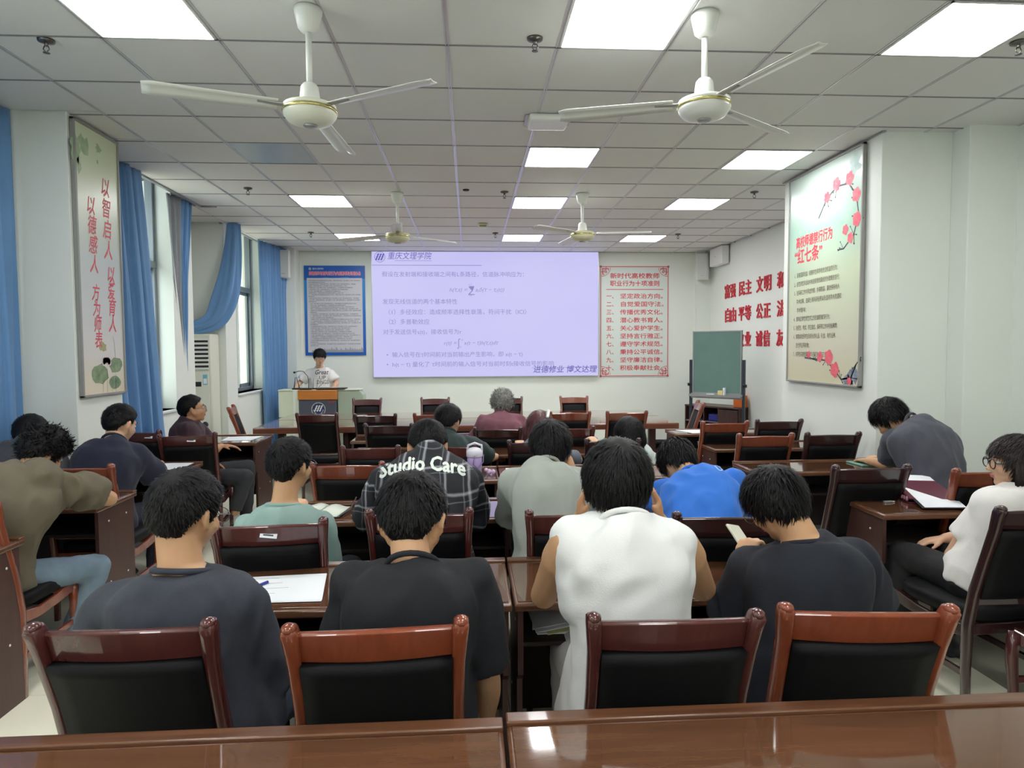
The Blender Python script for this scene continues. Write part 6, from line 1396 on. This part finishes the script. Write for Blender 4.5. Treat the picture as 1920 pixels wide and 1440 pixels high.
root, shirt, HM = person('person with curly hair in an olive brown shirt leaning on the desk corner', dict(face=-14, P=(-2.42, 3.4, 0.53), N=(-2.16, 3.5, 1.04), Hc=(-2.23, 3.66, 1.12), hy=-26, hp=34, hr=4, SL=(-2.35, 3.46, 0.935), SR=(-2.05, 3.6, 0.955), EL=(-2.6, 3.7, 0.69), ER=(-2.01, 3.86, 0.83), WL=(-2.9, 3.95, 0.8), WR=(-2.42, 4.1, 0.81), KL=(-2.6, 3.85, 0.53), KR=(-2.08, 3.85, 0.45), AR=(-2.18, 3.75, 0.09), shirt=mat('shirt_olive', (98, 90, 74), 0.88, rgb2=(108, 100, 84), vscale=5, bump=0.3, bscale=260), shirt_label='loose olive brown short-sleeved shirt', trousers=mat('denim', (104, 124, 142), 0.85, bump=0.4, bscale=300, rgb2=(124, 144, 160), vscale=6), hair='curly', tufts=3000, bow=0.09, loose=0.034, hs=1.0, skin=M_skin, s=1.05, slf=0.8, arm=1.1, fold=0.012, colz=0.004, hem=-0.3, flare=0.16, vox=0.009))
root, shirt, HM = person('person in a slate grey T-shirt slumped over the right-hand desk', dict(face=26, P=(2.92, 4.1, 0.53), N=(2.97, 4.34, 1.13), Hc=(2.89, 4.46, 1.16), hy=38, hp=50, hr=-4, SL=(2.84, 4.36, 1.02), SR=(3.25, 4.52, 1.03), EL=(2.92, 4.5, 0.83), ER=(3.58, 4.75, 0.74), WL=(2.93, 4.78, 0.81), WR=(3.12, 4.85, 0.81), shirt=mat('tee_slate', (70, 72, 82), 0.88, bump=0.25, bscale=260, sheen=0.1), trousers=mat('trousers_dark', (36, 38, 44), 0.8, bump=0.1), hair='shaggy', tufts=2000, bow=0.16, loose=0.03, hs=1.06, skin=M_skin, s=1.0, slf=1.05, fold=0.006, colz=0.006, vox=0.009, fat=1.12))
root, shirt, HM = person('girl in a white T-shirt and dark glasses facing the window side, far right', dict(face=8, P=(2.46, 3.02, 0.53), N=(2.57, 3.0, 0.97), Hc=(2.59, 3.04, 1.095), hy=74, hp=2, hr=0, SL=(2.46, 3.04, 0.855), SR=(2.8, 3.02, 0.875), EL=(2.37, 3.12, 0.63), ER=(2.82, 3.12, 0.78), WL=(2.5, 3.34, 0.44), WR=(2.45, 3.3, 0.66), hl={'dir': (-0.1, 0.6, -0.5), 'palm': (0.6, 0.3, -0.6), 'curl': 55}, KL=(2.3, 3.42, 0.55), KR=(2.55, 3.46, 0.55), shirt=mat('tee_white_right', (230, 228, 224), 0.85, bump=0.25, bscale=260, sheen=0.1), trousers=mat('trousers_black', (22, 22, 26), 0.8), hair='long', long=0.24, hcol='brown', tufts=3000, bow=0.02, loose=0.014, glasses='thick', hs=1.03, skin=M_skin2, s=0.92, slf=0.85, arm=1.2, vox=0.0075, colz=0.004, fold=0.006))
b=MB();
for k in range(9): b.sph((-.086-.012*math.sin(k*.5),-.075+.014*k-.0*k,.035-.003*k+.008*math.sin(k*2)),(.008,.011,.012),8,6)
me=b.mesh('hair_clip'); me.transform(HM); put('hair_clip', me, mat('clip_pearl',(206,180,184),.3), root, 'beaded pale hair clip')

# things held by people
t = thing('smartphone', (1.04, 2.5, 0.91), 0.5, label='pale cream phone held up by the person in black beside the white shirt', cat='phone')
b = MB(); b.bbox((-0.037, -0.005, -0.075), (0.037, 0.005, 0.075), 0.004); o = b.build('case', mat('phone_cream', (222, 220, 202), 0.3), t); o.rotation_euler = (-0.9, 0.25, 0)
b = MB(); b.box((-0.033, 0.0052, -0.07), (0.033, 0.006, 0.07)); q = b.build('glass', mat('phone_glass', (30, 32, 36), 0.1), t); q.rotation_euler = (-0.9, 0.25, 0)
t = thing('handheld_microphone', (-2.43, 6.35, 0.91), label='dark handheld microphone near the chin of the person in maroon', cat='microphone')
b = MB(); b.lathe([(0.014, -0.16), (0.018, 0.0), (0.02, 0.02)]); o = b.build('handle', M_dark, t); b = MB(); b.lathe([(0.022, 0.02), (0.023, 0.025), (0.0235, 0.04), (0.022, 0.045)]); b.build('ring', M_alu, t); b = MB(); b.sph((0, 0, 0.06), (0.026, 0.026, 0.028)); b.build('grille', mat('mic_grille', (60, 60, 66), 0.5, metal=0.5), t)
